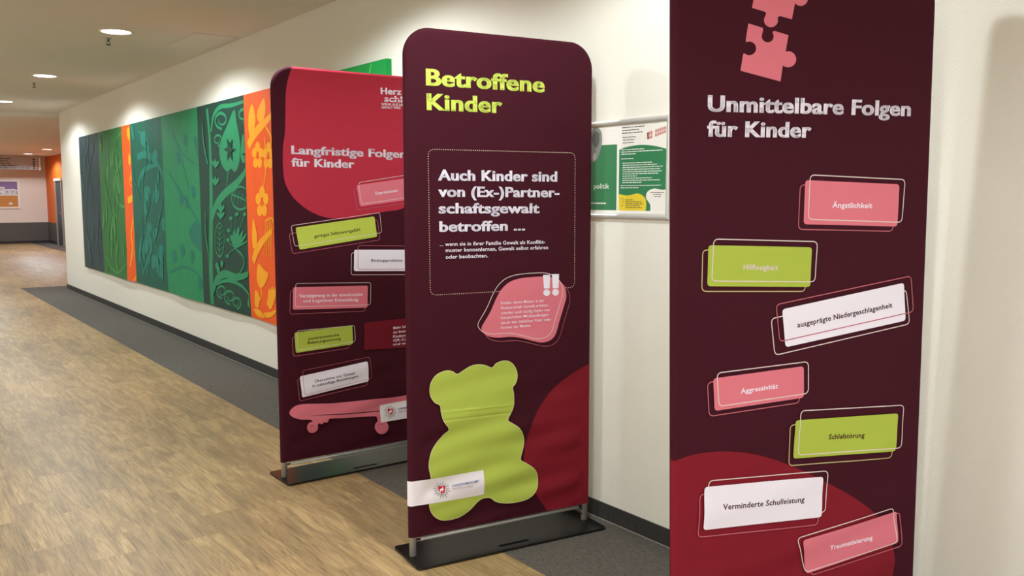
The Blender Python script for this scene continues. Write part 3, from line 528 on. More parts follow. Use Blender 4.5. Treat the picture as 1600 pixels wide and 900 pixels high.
VINE_DARK = [('rib', [(8.817, 0.413), (8.83, 0.601), (8.832, 0.816), (8.803, 1.085), (8.76, 1.404), (8.732, 1.744), (8.73, 2.133), (8.782, 2.407)], 0.16),
 ('rib', [(8.75, 1.351), (8.599, 1.484), (8.356, 1.587), (8.018, 1.684), (7.802, 1.777), (7.685, 1.892)], 0.12),
 ('spl', [(8.021, 2.341), (7.974, 2.237), (7.922, 2.126), (7.892, 1.994), (7.939, 1.857), (8.051, 1.787), (8.149, 1.818), (8.268, 1.796), (8.405, 1.865), (8.462, 1.98), (8.397, 2.09), (8.197, 2.227)]),
 ('rib', [(8.239, 1.798), (8.259, 1.737), (8.296, 1.662)], 0.03), ('spl', [(7.806, 2.113), (7.729, 1.999), (7.738, 1.898), (7.822, 1.858), (7.892, 1.918), (7.869, 2.017)]),
 ('rib', [(8.677, 2.181), (8.589, 2.329), (8.389, 2.394), (8.095, 2.385), (7.816, 2.391), (7.682, 2.389)], 0.06),
 ('rib',
  [(8.365, 2.192), (8.442, 2.204), (8.503, 2.226), (8.539, 2.254), (8.546, 2.285), (8.523, 2.311), (8.478, 2.329), (8.419, 2.337), (8.357, 2.334), (8.303, 2.321), (8.264, 2.302), (8.246, 2.28), (8.249, 2.259), (8.271, 2.242),
   (8.307, 2.232), (8.351, 2.229), (8.393, 2.233), (8.427, 2.244), (8.449, 2.258), (8.455, 2.273), (8.447, 2.286)],
  0.04),
 ('rib',
  [(7.794, 2.212), (7.738, 2.218), (7.695, 2.232), (7.672, 2.252), (7.671, 2.275), (7.69, 2.297), (7.725, 2.314), (7.77, 2.325), (7.816, 2.326), (7.857, 2.32), (7.885, 2.307), (7.897, 2.291), (7.892, 2.273), (7.872, 2.258), (7.843, 2.247),
   (7.809, 2.242), (7.777, 2.244), (7.753, 2.25), (7.738, 2.26), (7.736, 2.272), (7.743, 2.283)],
  0.04),
 ('rib',
  [(8.492, 2.039), (8.44, 2.044), (8.399, 2.057), (8.378, 2.076), (8.376, 2.096), (8.394, 2.115), (8.427, 2.13), (8.469, 2.138), (8.512, 2.139), (8.551, 2.132), (8.577, 2.121), (8.589, 2.106), (8.584, 2.09), (8.566, 2.077), (8.538, 2.068),
   (8.506, 2.065), (8.477, 2.066), (8.453, 2.073), (8.44, 2.082), (8.437, 2.092), (8.444, 2.101)],
  0.03),
 ('rib',
  [(8.295, 0.552), (8.36, 0.552), (8.412, 0.563), (8.443, 0.583), (8.449, 0.608), (8.43, 0.634), (8.391, 0.656), (8.341, 0.671), (8.288, 0.677), (8.242, 0.673), (8.209, 0.662), (8.193, 0.645), (8.196, 0.627), (8.215, 0.609), (8.246, 0.594),
   (8.283, 0.586), (8.319, 0.584), (8.348, 0.589), (8.366, 0.598), (8.372, 0.611), (8.364, 0.623)],
  0.03),
 ('rib',
  [(8.13, 0.525), (8.08, 0.538), (8.042, 0.557), (8.021, 0.579), (8.02, 0.599), (8.037, 0.616), (8.068, 0.626), (8.108, 0.628), (8.15, 0.623), (8.186, 0.611), (8.211, 0.596), (8.222, 0.579), (8.217, 0.564), (8.2, 0.554), (8.173, 0.549),
   (8.143, 0.55), (8.115, 0.555), (8.093, 0.565), (8.08, 0.576), (8.078, 0.586), (8.084, 0.595)],
  0.03),
 ('rib',
  [(8.522, 0.589), (8.584, 0.589), (8.633, 0.599), (8.662, 0.618), (8.668, 0.641), (8.65, 0.665), (8.613, 0.686), (8.565, 0.699), (8.515, 0.705), (8.471, 0.701), (8.44, 0.691), (8.425, 0.675), (8.428, 0.658), (8.446, 0.641), (8.475, 0.628),
   (8.511, 0.62), (8.545, 0.619), (8.573, 0.623), (8.59, 0.632), (8.595, 0.643), (8.588, 0.655)],
  0.03),
 ('rib',
  [(7.701, 1.551), (7.71, 1.525), (7.734, 1.501), (7.771, 1.48), (7.819, 1.463), (7.875, 1.452), (7.934, 1.448), (7.994, 1.451), (8.049, 1.461), (8.097, 1.476), (8.132, 1.498), (8.154, 1.523), (8.16, 1.549), (8.149, 1.576), (8.123, 1.601),
   (8.083, 1.623), (8.033, 1.639), (7.976, 1.648), (7.916, 1.652), (7.858, 1.648), (7.805, 1.637), (7.76, 1.621), (7.726, 1.601), (7.706, 1.577), (7.701, 1.551)],
  0.03),
 ('rib', [(8.171, 1.587), (7.925, 1.55), (7.724, 1.515)], 0.02), ('rib', [(8.085, 1.572), (8.037, 1.631)], 0.018), ('rib', [(8.085, 1.572), (8.092, 1.5)], 0.018), ('rib', [(7.994, 1.56), (7.947, 1.611)], 0.018),
 ('rib', [(7.994, 1.56), (8.0, 1.491)], 0.018), ('rib', [(7.904, 1.548), (7.859, 1.591)], 0.018), ('rib', [(7.904, 1.548), (7.91, 1.482)], 0.018), ('rib', [(7.816, 1.536), (7.773, 1.572)], 0.018),
 ('rib', [(7.816, 1.536), (7.822, 1.474)], 0.018),
 ('rib',
  [(8.399, 1.154), (8.408, 1.113), (8.425, 1.074), (8.449, 1.039), (8.479, 1.012), (8.513, 0.995), (8.548, 0.987), (8.582, 0.991), (8.613, 1.005), (8.639, 1.03), (8.657, 1.062), (8.666, 1.101), (8.667, 1.143), (8.658, 1.186), (8.64, 1.226),
   (8.615, 1.26), (8.584, 1.286), (8.55, 1.303), (8.515, 1.31), (8.481, 1.305), (8.451, 1.29), (8.427, 1.266), (8.409, 1.234), (8.4, 1.196), (8.399, 1.155)],
  0.025),
 ('rib', [(8.547, 0.992), (8.508, 1.3)], 0.02), ('rib', [(8.542, 1.045), (8.445, 1.086)], 0.015), ('rib', [(8.542, 1.045), (8.626, 1.077)], 0.015), ('rib', [(8.537, 1.097), (8.439, 1.137)], 0.015),
 ('rib', [(8.537, 1.097), (8.62, 1.13)], 0.015), ('rib', [(8.531, 1.149), (8.434, 1.189)], 0.015), ('rib', [(8.531, 1.149), (8.615, 1.182)], 0.015), ('rib', [(8.526, 1.201), (8.429, 1.24)], 0.015),
 ('rib', [(8.526, 1.201), (8.609, 1.235)], 0.015), ('rib', [(8.521, 1.253), (8.424, 1.292)], 0.015), ('rib', [(8.521, 1.253), (8.604, 1.287)], 0.015), ('spl', [(8.087, 1.087), (8.198, 1.147), (8.207, 1.212), (8.096, 1.151)]),
 ('spl', [(8.087, 1.087), (8.152, 1.174), (8.114, 1.265), (8.05, 1.178)]), ('spl', [(8.087, 1.087), (8.092, 1.189), (7.997, 1.293), (7.992, 1.193)]), ('spl', [(8.087, 1.087), (8.033, 1.173), (7.882, 1.26), (7.934, 1.176)]),
 ('spl', [(8.087, 1.087), (7.981, 1.162), (7.781, 1.239), (7.883, 1.166)]), ('spl', [(8.087, 1.087), (7.963, 1.132), (7.746, 1.18), (7.865, 1.137)]), ('rib', [(8.087, 1.092), (8.169, 1.226), (8.192, 1.363)], 0.016),
 ('poly', [(8.141, 1.364), (8.149, 1.355), (8.168, 1.348), (8.194, 1.345), (8.219, 1.347), (8.238, 1.353), (8.244, 1.362), (8.236, 1.371), (8.216, 1.377), (8.19, 1.38), (8.165, 1.378), (8.147, 1.372)]),
 ('rib', [(8.087, 1.092), (8.087, 1.247), (8.03, 1.403)], 0.016),
 ('poly', [(7.98, 1.404), (7.988, 1.395), (8.006, 1.388), (8.031, 1.386), (8.056, 1.387), (8.074, 1.393), (8.08, 1.402), (8.072, 1.411), (8.053, 1.417), (8.028, 1.42), (8.004, 1.418), (7.986, 1.412)]),
 ('rib', [(8.087, 1.092), (7.98, 1.251), (7.821, 1.406)], 0.016),
 ('poly', [(7.773, 1.407), (7.78, 1.399), (7.798, 1.392), (7.822, 1.389), (7.846, 1.391), (7.863, 1.397), (7.869, 1.406), (7.862, 1.414), (7.843, 1.421), (7.819, 1.423), (7.796, 1.421), (7.779, 1.415)]),
 ('rib', [(8.087, 1.092), (8.203, 1.168), (8.262, 1.248)], 0.016),
 ('poly', [(8.21, 1.25), (8.218, 1.241), (8.238, 1.234), (8.264, 1.23), (8.29, 1.232), (8.308, 1.238), (8.315, 1.246), (8.307, 1.256), (8.287, 1.263), (8.261, 1.266), (8.235, 1.264), (8.216, 1.258)]),
 ('rib', [(8.087, 1.092), (8.215, 1.124), (8.286, 1.159)], 0.016),
 ('poly', [(8.234, 1.161), (8.241, 1.152), (8.261, 1.144), (8.287, 1.141), (8.314, 1.142), (8.332, 1.148), (8.338, 1.157), (8.331, 1.166), (8.311, 1.173), (8.284, 1.177), (8.258, 1.175), (8.24, 1.169)]),
 ('rib', [(8.087, 1.092), (8.23, 1.048), (8.316, 1.005)], 0.016),
 ('poly', [(8.263, 1.008), (8.271, 0.998), (8.291, 0.991), (8.317, 0.987), (8.344, 0.988), (8.363, 0.993), (8.369, 1.002), (8.361, 1.011), (8.341, 1.019), (8.314, 1.023), (8.288, 1.022), (8.269, 1.016)]),
 ('rib', [(8.087, 1.087), (7.902, 1.027), (7.874, 0.956), (7.986, 0.874), (8.17, 0.824)], 0.03), ('rib', [(8.814, 0.602), (8.634, 0.764), (8.393, 0.831), (8.097, 0.822), (7.813, 0.867), (7.673, 0.932)], 0.11),
 ('rib', [(8.721, 0.704), (8.323, 0.774), (7.961, 0.752), (7.762, 0.671), (7.716, 0.578)], 0.05), ('spl', [(7.703, 0.737), (7.796, 0.668), (7.837, 0.591), (7.758, 0.555), (7.702, 0.58)]),
 ('spl', [(8.578, 1.834), (8.681, 1.887), (8.662, 1.908), (8.602, 1.877)]), ('spl', [(8.578, 1.834), (8.612, 1.891), (8.569, 1.921), (8.534, 1.881)]), ('spl', [(8.578, 1.834), (8.545, 1.883), (8.482, 1.902), (8.468, 1.873)]),
 ('spl', [(8.596, 1.667), (8.699, 1.719), (8.679, 1.741), (8.62, 1.71)]), ('spl', [(8.596, 1.667), (8.629, 1.724), (8.587, 1.755), (8.551, 1.716)]), ('spl', [(8.596, 1.667), (8.562, 1.717), (8.498, 1.738), (8.485, 1.709)]),
 ('spl', [(8.466, 1.411), (8.567, 1.46), (8.548, 1.482), (8.489, 1.453)]), ('spl', [(8.466, 1.411), (8.499, 1.467), (8.457, 1.498), (8.422, 1.46)]), ('spl', [(8.466, 1.411), (8.433, 1.461), (8.371, 1.483), (8.357, 1.455)]),
 ('spl', [(8.472, 1.347), (8.574, 1.395), (8.555, 1.417), (8.496, 1.389)]), ('spl', [(8.472, 1.347), (8.505, 1.403), (8.463, 1.434), (8.429, 1.396)]), ('spl', [(8.472, 1.347), (8.439, 1.398), (8.377, 1.42), (8.364, 1.391)]),
 ('poly', [(8.573, 0.899), (8.581, 0.882), (8.6, 0.868), (8.625, 0.862), (8.648, 0.865), (8.664, 0.877), (8.669, 0.894), (8.66, 0.912), (8.64, 0.925), (8.615, 0.931), (8.592, 0.927), (8.576, 0.915)]),
 ('poly', [(8.43, 0.927), (8.438, 0.909), (8.456, 0.896), (8.48, 0.89), (8.503, 0.893), (8.519, 0.905), (8.523, 0.922), (8.515, 0.939), (8.496, 0.952), (8.471, 0.958), (8.449, 0.954), (8.433, 0.942)]),
 ('poly', [(8.537, 0.863), (8.545, 0.845), (8.564, 0.831), (8.589, 0.825), (8.612, 0.828), (8.628, 0.84), (8.632, 0.857), (8.624, 0.875), (8.604, 0.888), (8.579, 0.894), (8.556, 0.89), (8.541, 0.878)]),
 ('rib', [(8.799, 1.876), (8.9, 2.089), (8.921, 2.274)], 0.05), ('rib', [(8.856, 0.976), (8.933, 1.187), (8.923, 1.428)], 0.04)]
VINE_STAR = [('poly', [(7.997, 1.986), (8.109, 1.97), (8.085, 1.883), (8.158, 1.951), (8.245, 1.888), (8.203, 1.974), (8.316, 1.999), (8.199, 2.016), (8.224, 2.104), (8.15, 2.035), (8.065, 2.095), (8.105, 2.012)]),
 ('poly', [(7.775, 1.937), (7.779, 1.932), (7.789, 1.929), (7.802, 1.929), (7.816, 1.93), (7.825, 1.934), (7.828, 1.939), (7.824, 1.944), (7.814, 1.947), (7.801, 1.947), (7.787, 1.946), (7.778, 1.942)])]
VINE_ORANGE = [('rib', [(7.695, 2.004), (7.565, 2.084), (7.414, 2.143), (7.257, 2.19), (7.123, 2.235)], 0.12), ('spl', [(7.291, 2.378), (7.276, 2.257), (7.367, 2.183), (7.464, 2.221), (7.432, 2.303)]),
 ('spl', [(7.568, 2.352), (7.503, 2.206), (7.624, 2.075), (7.675, 2.159), (7.652, 2.285)]),
 ('poly',
  [(7.414, 1.985), (7.419, 1.969), (7.433, 1.955), (7.452, 1.947), (7.474, 1.944), (7.495, 1.948), (7.513, 1.959), (7.524, 1.973), (7.527, 1.99), (7.521, 2.007), (7.508, 2.02), (7.488, 2.028), (7.466, 2.031), (7.445, 2.026), (7.428, 2.016),
   (7.417, 2.001)]),
 ('poly',
  [(7.343, 1.93), (7.349, 1.914), (7.362, 1.901), (7.38, 1.892), (7.402, 1.889), (7.423, 1.894), (7.441, 1.904), (7.452, 1.918), (7.455, 1.935), (7.449, 1.951), (7.436, 1.965), (7.417, 1.973), (7.395, 1.975), (7.374, 1.971), (7.357, 1.961),
   (7.346, 1.946)]),
 ('poly',
  [(7.378, 1.848), (7.384, 1.832), (7.397, 1.818), (7.416, 1.809), (7.438, 1.806), (7.459, 1.81), (7.477, 1.82), (7.488, 1.835), (7.491, 1.852), (7.485, 1.868), (7.472, 1.882), (7.452, 1.89), (7.43, 1.893), (7.409, 1.889), (7.392, 1.879),
   (7.381, 1.864)]),
 ('poly',
  [(7.472, 1.851), (7.478, 1.834), (7.491, 1.821), (7.51, 1.812), (7.533, 1.809), (7.555, 1.813), (7.573, 1.823), (7.584, 1.838), (7.587, 1.855), (7.581, 1.871), (7.567, 1.885), (7.547, 1.894), (7.525, 1.896), (7.503, 1.892),
   (7.486, 1.882), (7.475, 1.867)]),
 ('poly',
  [(7.494, 1.936), (7.5, 1.92), (7.513, 1.906), (7.533, 1.897), (7.555, 1.895), (7.577, 1.899), (7.595, 1.909), (7.607, 1.924), (7.61, 1.941), (7.604, 1.958), (7.59, 1.971), (7.57, 1.98), (7.547, 1.982), (7.526, 1.978), (7.508, 1.967),
   (7.497, 1.953)]),
 ('poly',
  [(7.172, 1.97), (7.177, 1.954), (7.19, 1.941), (7.208, 1.932), (7.229, 1.93), (7.249, 1.934), (7.266, 1.944), (7.276, 1.958), (7.279, 1.975), (7.274, 1.991), (7.261, 2.004), (7.243, 2.012), (7.222, 2.014), (7.201, 2.01), (7.185, 2.0),
   (7.174, 1.986)]),
 ('poly',
  [(7.104, 1.917), (7.109, 1.901), (7.122, 1.888), (7.14, 1.879), (7.16, 1.877), (7.18, 1.881), (7.197, 1.891), (7.208, 1.905), (7.21, 1.921), (7.205, 1.937), (7.192, 1.95), (7.174, 1.958), (7.154, 1.961), (7.134, 1.956), (7.117, 1.947),
   (7.107, 1.933)]),
 ('poly',
  [(7.137, 1.837), (7.143, 1.821), (7.155, 1.807), (7.173, 1.799), (7.194, 1.796), (7.214, 1.8), (7.231, 1.809), (7.242, 1.823), (7.244, 1.84), (7.239, 1.856), (7.226, 1.869), (7.208, 1.878), (7.187, 1.88), (7.167, 1.876), (7.15, 1.866),
   (7.14, 1.852)]),
 ('poly',
  [(7.226, 1.839), (7.232, 1.823), (7.244, 1.81), (7.263, 1.801), (7.284, 1.798), (7.305, 1.802), (7.322, 1.812), (7.333, 1.826), (7.335, 1.843), (7.33, 1.859), (7.317, 1.872), (7.298, 1.881), (7.277, 1.883), (7.256, 1.879), (7.24, 1.869),
   (7.229, 1.855)]),
 ('poly',
  [(7.248, 1.922), (7.253, 1.906), (7.266, 1.893), (7.284, 1.884), (7.306, 1.882), (7.326, 1.886), (7.344, 1.896), (7.354, 1.91), (7.357, 1.927), (7.352, 1.943), (7.338, 1.956), (7.32, 1.965), (7.298, 1.967), (7.278, 1.963), (7.261, 1.953),
   (7.25, 1.938)]),
 ('poly',
  [(7.33, 1.603), (7.336, 1.584), (7.351, 1.568), (7.373, 1.557), (7.398, 1.554), (7.423, 1.557), (7.443, 1.568), (7.456, 1.585), (7.459, 1.604), (7.452, 1.623), (7.437, 1.64), (7.415, 1.65), (7.39, 1.654), (7.365, 1.649), (7.346, 1.638),
   (7.333, 1.622)]),
 ('poly',
  [(7.25, 1.544), (7.256, 1.525), (7.271, 1.509), (7.292, 1.498), (7.317, 1.494), (7.341, 1.498), (7.361, 1.508), (7.373, 1.525), (7.376, 1.544), (7.37, 1.563), (7.355, 1.579), (7.333, 1.59), (7.308, 1.593), (7.284, 1.589), (7.265, 1.579),
   (7.253, 1.562)]),
 ('poly',
  [(7.289, 1.448), (7.296, 1.428), (7.311, 1.412), (7.332, 1.401), (7.357, 1.397), (7.381, 1.4), (7.401, 1.411), (7.414, 1.427), (7.417, 1.446), (7.411, 1.465), (7.395, 1.482), (7.373, 1.493), (7.349, 1.497), (7.325, 1.493), (7.305, 1.482),
   (7.293, 1.466)]),
 ('poly',
  [(7.396, 1.446), (7.402, 1.427), (7.418, 1.41), (7.44, 1.399), (7.465, 1.395), (7.49, 1.398), (7.51, 1.409), (7.523, 1.425), (7.527, 1.445), (7.52, 1.464), (7.504, 1.481), (7.482, 1.492), (7.456, 1.496), (7.432, 1.492), (7.412, 1.481),
   (7.399, 1.465)]),
 ('poly',
  [(7.421, 1.544), (7.428, 1.524), (7.443, 1.508), (7.465, 1.497), (7.491, 1.493), (7.516, 1.497), (7.536, 1.508), (7.549, 1.524), (7.553, 1.544), (7.546, 1.563), (7.53, 1.58), (7.508, 1.59), (7.482, 1.594), (7.457, 1.59), (7.437, 1.579),
   (7.424, 1.563)]),
 ('rib', [(7.272, 2.146), (7.16, 2.051), (7.186, 1.942)], 0.035), ('rib', [(7.297, 2.058), (7.301, 1.766), (7.373, 1.631)], 0.03), ('rib', [(7.655, 0.993), (7.562, 1.093), (7.395, 1.194), (7.193, 1.281)], 0.12),
 ('spl', [(7.623, 1.374), (7.544, 1.235), (7.558, 1.141), (7.645, 1.113), (7.661, 1.231)]), ('spl', [(7.526, 0.982), (7.402, 0.938), (7.305, 0.91), (7.373, 0.824), (7.491, 0.772), (7.564, 0.82), (7.571, 0.903)]),
 ('rib', [(7.49, 0.779), (7.484, 0.697), (7.634, 0.611)], 0.03), ('rib', [(7.319, 1.369), (7.341, 1.242), (7.393, 1.055)], 0.025), ('rib', [(7.271, 1.37), (7.298, 1.244), (7.337, 1.058)], 0.025),
 ('rib', [(7.222, 1.371), (7.256, 1.245), (7.282, 1.061)], 0.025), ('rib', [(7.174, 1.372), (7.213, 1.247), (7.227, 1.064)], 0.025), ('rib', [(7.345, 1.357), (7.197, 1.383), (7.141, 1.339), (7.169, 1.282)], 0.02),
 ('spl', [(7.267, 0.605), (7.328, 0.692), (7.29, 0.789), (7.229, 0.702)]), ('spl', [(7.267, 0.605), (7.29, 0.705), (7.215, 0.813), (7.192, 0.714)]), ('spl', [(7.267, 0.605), (7.253, 0.706), (7.143, 0.814), (7.156, 0.715)]),
 ('spl', [(7.267, 0.605), (7.35, 0.641), (7.334, 0.687), (7.251, 0.651)]), ('spl', [(7.623, 0.744), (7.529, 0.693), (7.57, 0.593), (7.66, 0.608)]), ('spl', [(7.69, 0.569), (7.539, 0.572), (7.416, 0.519), (7.609, 0.512)]),
 ('spl', [(7.444, 0.559), (7.318, 0.577), (7.134, 0.614), (7.228, 0.554), (7.371, 0.524)])]
VINE_GREEN = [('rib', [(12.263, 2.02), (12.62, 1.816), (12.661, 1.601), (12.433, 1.448), (12.064, 1.436)], 0.09), ('spl', [(12.447, 1.844), (12.344, 1.721), (12.404, 1.6), (12.564, 1.631), (12.593, 1.754)]),
 ('rib', [(13.455, 0.732), (13.063, 0.576), (12.665, 0.555), (12.259, 0.69), (12.084, 0.851)], 0.05), ('rib', [(12.011, 2.392), (12.394, 2.325), (12.46, 2.177), (12.257, 2.049)], 0.05)]
VINE_TEAL = [('rib', [(11.464, 2.029), (11.22, 2.056), (11.011, 2.049), (10.814, 2.007), (10.608, 1.936), (10.431, 1.832), (10.244, 1.647)], 0.12), ('rib', [(11.478, 1.684), (11.312, 1.822), (11.036, 1.894), (10.778, 1.914), (10.582, 1.914)], 0.1),
 ('spl', [(11.254, 2.307), (11.06, 2.328), (11.002, 2.238), (11.151, 2.153), (11.272, 2.197)]), ('spl', [(11.083, 2.144), (10.95, 2.161), (10.91, 2.099), (11.013, 2.038), (11.095, 2.068)]),
 ('spl', [(10.751, 2.068), (10.606, 2.088), (10.562, 2.019), (10.674, 1.951), (10.764, 1.983)]), ('spl', [(11.2, 1.653), (11.007, 1.685), (10.948, 1.597), (11.098, 1.503), (11.218, 1.542)]),
 ('spl', [(10.781, 1.618), (10.618, 1.647), (10.568, 1.57), (10.694, 1.488), (10.796, 1.521)]), ('spl', [(11.138, 1.225), (10.983, 1.255), (10.937, 1.186), (11.056, 1.107), (11.152, 1.135)]),
 ('spl', [(11.3, 1.033), (11.103, 1.075), (11.043, 0.988), (11.196, 0.885), (11.319, 0.919)]), ('spl', [(10.876, 1.171), (10.746, 1.198), (10.706, 1.138), (10.807, 1.07), (10.888, 1.094)]),
 ('spl', [(10.692, 0.976), (10.512, 1.017), (10.457, 0.934), (10.596, 0.835), (10.708, 0.867)]), ('spl', [(11.001, 0.845), (10.831, 0.884), (10.779, 0.808), (10.911, 0.715), (11.017, 0.744)]),
 ('spl', [(10.488, 1.3), (10.331, 1.332), (10.283, 1.257), (10.404, 1.173), (10.502, 1.204)]), ('spl', [(10.752, 0.744), (10.606, 0.779), (10.561, 0.713), (10.674, 0.631), (10.765, 0.655)]),
 ('rib', [(11.158, 1.123), (10.971, 0.991), (11.212, 0.782), (11.481, 0.593)], 0.1), ('rib', [(11.367, 2.341), (10.983, 2.224), (10.903, 2.085)], 0.04)]
VINE_STRIP = [('spl', [(11.876, 2.413), (11.752, 2.391), (11.755, 2.306), (11.833, 2.264), (11.894, 2.313)]), ('spl', [(11.676, 2.415), (11.579, 2.398), (11.582, 2.33), (11.642, 2.297), (11.69, 2.336)]),
 ('spl', [(11.785, 2.322), (11.687, 2.305), (11.689, 2.236), (11.75, 2.203), (11.799, 2.242)]), ('spl', [(11.889, 2.066), (11.789, 2.051), (11.792, 1.982), (11.854, 1.947), (11.903, 1.985)]),
 ('spl', [(11.687, 1.309), (11.565, 1.297), (11.568, 1.21), (11.644, 1.162), (11.705, 1.207)]), ('spl', [(11.698, 1.083), (11.563, 1.072), (11.567, 0.976), (11.651, 0.921), (11.718, 0.97)]),
 ('spl', [(11.808, 1.861), (11.709, 1.847), (11.712, 1.778), (11.773, 1.742), (11.823, 1.78)]), ('rib', [(12.014, 1.511), (11.808, 1.541), (11.536, 1.598)], 0.12),
 ('rib', [(12.043, 0.673), (11.881, 0.921), (11.921, 1.097), (11.728, 1.337), (11.516, 1.456)], 0.07), ('rib', [(11.936, 0.47), (11.648, 0.669), (11.809, 0.865)], 0.05),
 ('rib', [(11.863, 2.094), (11.681, 1.944), (11.889, 1.746), (11.673, 1.656)], 0.04)]
VINE_MEADOW = [('spl', [(9.248, 1.314), (9.078, 1.263), (9.022, 1.157), (9.089, 1.018), (9.211, 1.025), (9.454, 1.112), (9.488, 1.21)]), ('rib', [(10.144, 1.826), (9.769, 1.618), (9.328, 1.395), (9.001, 1.184)], 0.05),
 ('rib', [(10.245, 0.718), (9.776, 0.809), (9.311, 0.783), (9.02, 0.639)], 0.04), ('rib', [(9.807, 2.075), (9.553, 1.813), (9.438, 1.617)], 0.04), ('rib', [(9.982, 2.256), (9.622, 2.011), (9.18, 1.887)], 0.035),
 ('spl', [(9.833, 2.025), (9.71, 1.998), (9.711, 1.919), (9.802, 1.893)]), ('spl', [(9.603, 1.567), (9.484, 1.544), (9.484, 1.466), (9.572, 1.437)]), ('spl', [(9.792, 1.595), (9.669, 1.572), (9.67, 1.493), (9.76, 1.463)]),
 ('spl', [(9.357, 1.677), (9.243, 1.654), (9.244, 1.578), (9.328, 1.55)]), ('spl', [(9.135, 2.052), (9.025, 2.026), (9.025, 1.952), (9.106, 1.928)]), ('spl', [(9.485, 1.004), (9.368, 0.987), (9.368, 0.908), (9.455, 0.875)]),
 ('spl', [(9.814, 1.046), (9.69, 1.028), (9.691, 0.947), (9.782, 0.914)]), ('spl', [(10.126, 0.972), (9.996, 0.955), (9.997, 0.872), (10.093, 0.837)]), ('spl', [(9.244, 0.737), (9.131, 0.724), (9.131, 0.646), (9.215, 0.611)]),
 ('spl', [(9.569, 2.21), (9.451, 2.181), (9.451, 2.104), (9.538, 2.081)]), ('spl', [(9.209, 2.163), (9.099, 2.136), (9.099, 2.061), (9.18, 2.038)])]

# ------------------------------------------------------------------ the shell
def shell():
    bm = box(bmesh.new(), XL, XO + 0.1, Y0, YF + 0.1, -0.1, 0.0)
    struct('floor', bm, M_FLOOR, 'oak plank vinyl floor of the corridor', 'floor')
    bm = bmesh.new()
    box(bm, 2.224, XW, Y0, YC, 0.0, 0.002)
    box(bm, 2.224, XO, YC, 17.13, 0.0, 0.002)
    struct('trim_1', bm, M_CARPET, 'anthracite woven vinyl strip along the foot of the right wall', 'floor')
    bm = box(bmesh.new(), 4.72, XO, 17.6, YF, 0.0, 0.002)
    struct('trim_2', bm, M_CARPET, 'dark floor strip along the orange wall in the hall beyond', 'floor')
    bm = bmesh.new()
    box(bm, XL, XW, Y0, YC + 0.02, HC, HC + 0.1); box(bm, XL, XO, YC + 0.02, YF, HF, HC + 0.1)
    struct('ceiling', bm, M_CEIL, 'smooth pale ceiling above the corridor', 'ceiling')
    bm = box(bmesh.new(), XW, XO, Y0, YC, 0, HC)
    struct('wall_right', bm, M_WALL, 'long cream wall carrying the mural and the poster frame')
    struct('wall_left', box(bmesh.new(), XL - 0.1, XL, Y0, YF, 0, HC), M_WALL, 'cream wall on the left of the corridor')
    struct('wall_far', box(bmesh.new(), XL, XO + 0.1, YF, YF + 0.1, 0, HC), M_FARWALL, 'pale wall at the far end of the hall')
    struct('wall_side', box(bmesh.new(), XO, XO + 0.1, YC, YF, 0, HC), M_ORANGE, 'orange wall beyond the corner')
    # painted wainscot and skirtings
    struct('trim_3', box(bmesh.new(), XL, XO - 0.012, YF - 0.012, YF, 0.08, 0.69), M_WAIN, 'dark grey wainscot band of the far wall', 'wainscot')
    struct('trim_4', box(bmesh.new(), XO - 0.012, XO, 31.62, YF, 0.08, 0.69), M_WAIN, 'dark grey wainscot band of the orange wall', 'wainscot')
    struct('baseboard_far', box(bmesh.new(), XL, XO - 0.018, YF - 0.018, YF, 0.0, 0.085), M_SKIRTF, 'black skirting of the far wall', 'skirting')
    struct('baseboard_side', box(bmesh.new(), XO - 0.018, XO, 31.62, YF, 0.0, 0.085), M_SKIRTF, 'black skirting of the orange wall', 'skirting')
    bm = bmesh.new()
    box(bm, XW - 0.010, XW, Y0, YC, 0.002, 0.084, 0)
    box(bm, XW - 0.013, XW - 0.010, Y0, YC, 0.002, 0.0055, 1)
    box(bm, XW - 0.010, XO, YC, YC + 0.010, 0.002, 0.084, 0)
    struct('baseboard_right', bm, [M_SKIRT, M_SEAL], 'charcoal skirting along the right wall', 'skirting')
    # framed doorway in the orange wall
    bm = bmesh.new()
    box(bm, XO - 0.06, XO, 31.52, 31.62, 0, 2.04); box(bm, XO - 0.06, XO, 30.52, 30.62, 0, 2.04)
    d = struct('door_1', bm, mat('grey_door_frame', (150, 148, 146), 0.4), 'grey framed door in the orange wall', 'door')
    struct('door_head', box(bmesh.new(), XO - 0.075, XO, 30.48, 31.66, 2.04, 2.11), M_WHITE, '', parent=d)
    struct('door_leaf', box(bmesh.new(), XO - 0.03, XO, 30.62, 31.52, 0.01, 2.04), mat('dark_door_leaf', (58, 60, 62), 0.45), '', parent=d)
    bm = tube(bmesh.new(), [(XO - 0.03, 30.72, 1.03), (XO - 0.075, 30.72, 1.03), (XO - 0.08, 30.75, 1.03), (XO - 0.08, 30.85, 1.03)], 0.010)
    struct('door_handle', bm, M_ALU, '', parent=d)
shell()

# access panel in the ceiling
bm = bmesh.new()
box(bm, 2.44, 2.80, 7.84, 8.84, HC - 0.004, HC, 0, 0.0015)
h = thing('ceiling_hatch', 'flush rectangular access panel in the ceiling close to the right wall', 'hatch', (0, 0, 0))
obj('panel', bm, M_CEIL, h)
bm = bmesh.new()
for a in ((2.432, 2.44, 7.832, 8.848), (2.80, 2.808, 7.832, 8.848), (2.44, 2.80, 7.832, 7.84), (2.44, 2.80, 8.84, 8.848)): box(bm, a[0], a[1], a[2], a[3], HC - 0.003, HC)
obj('rim', bm, mat('hatch_rim', (212, 206, 197), 0.9), h)

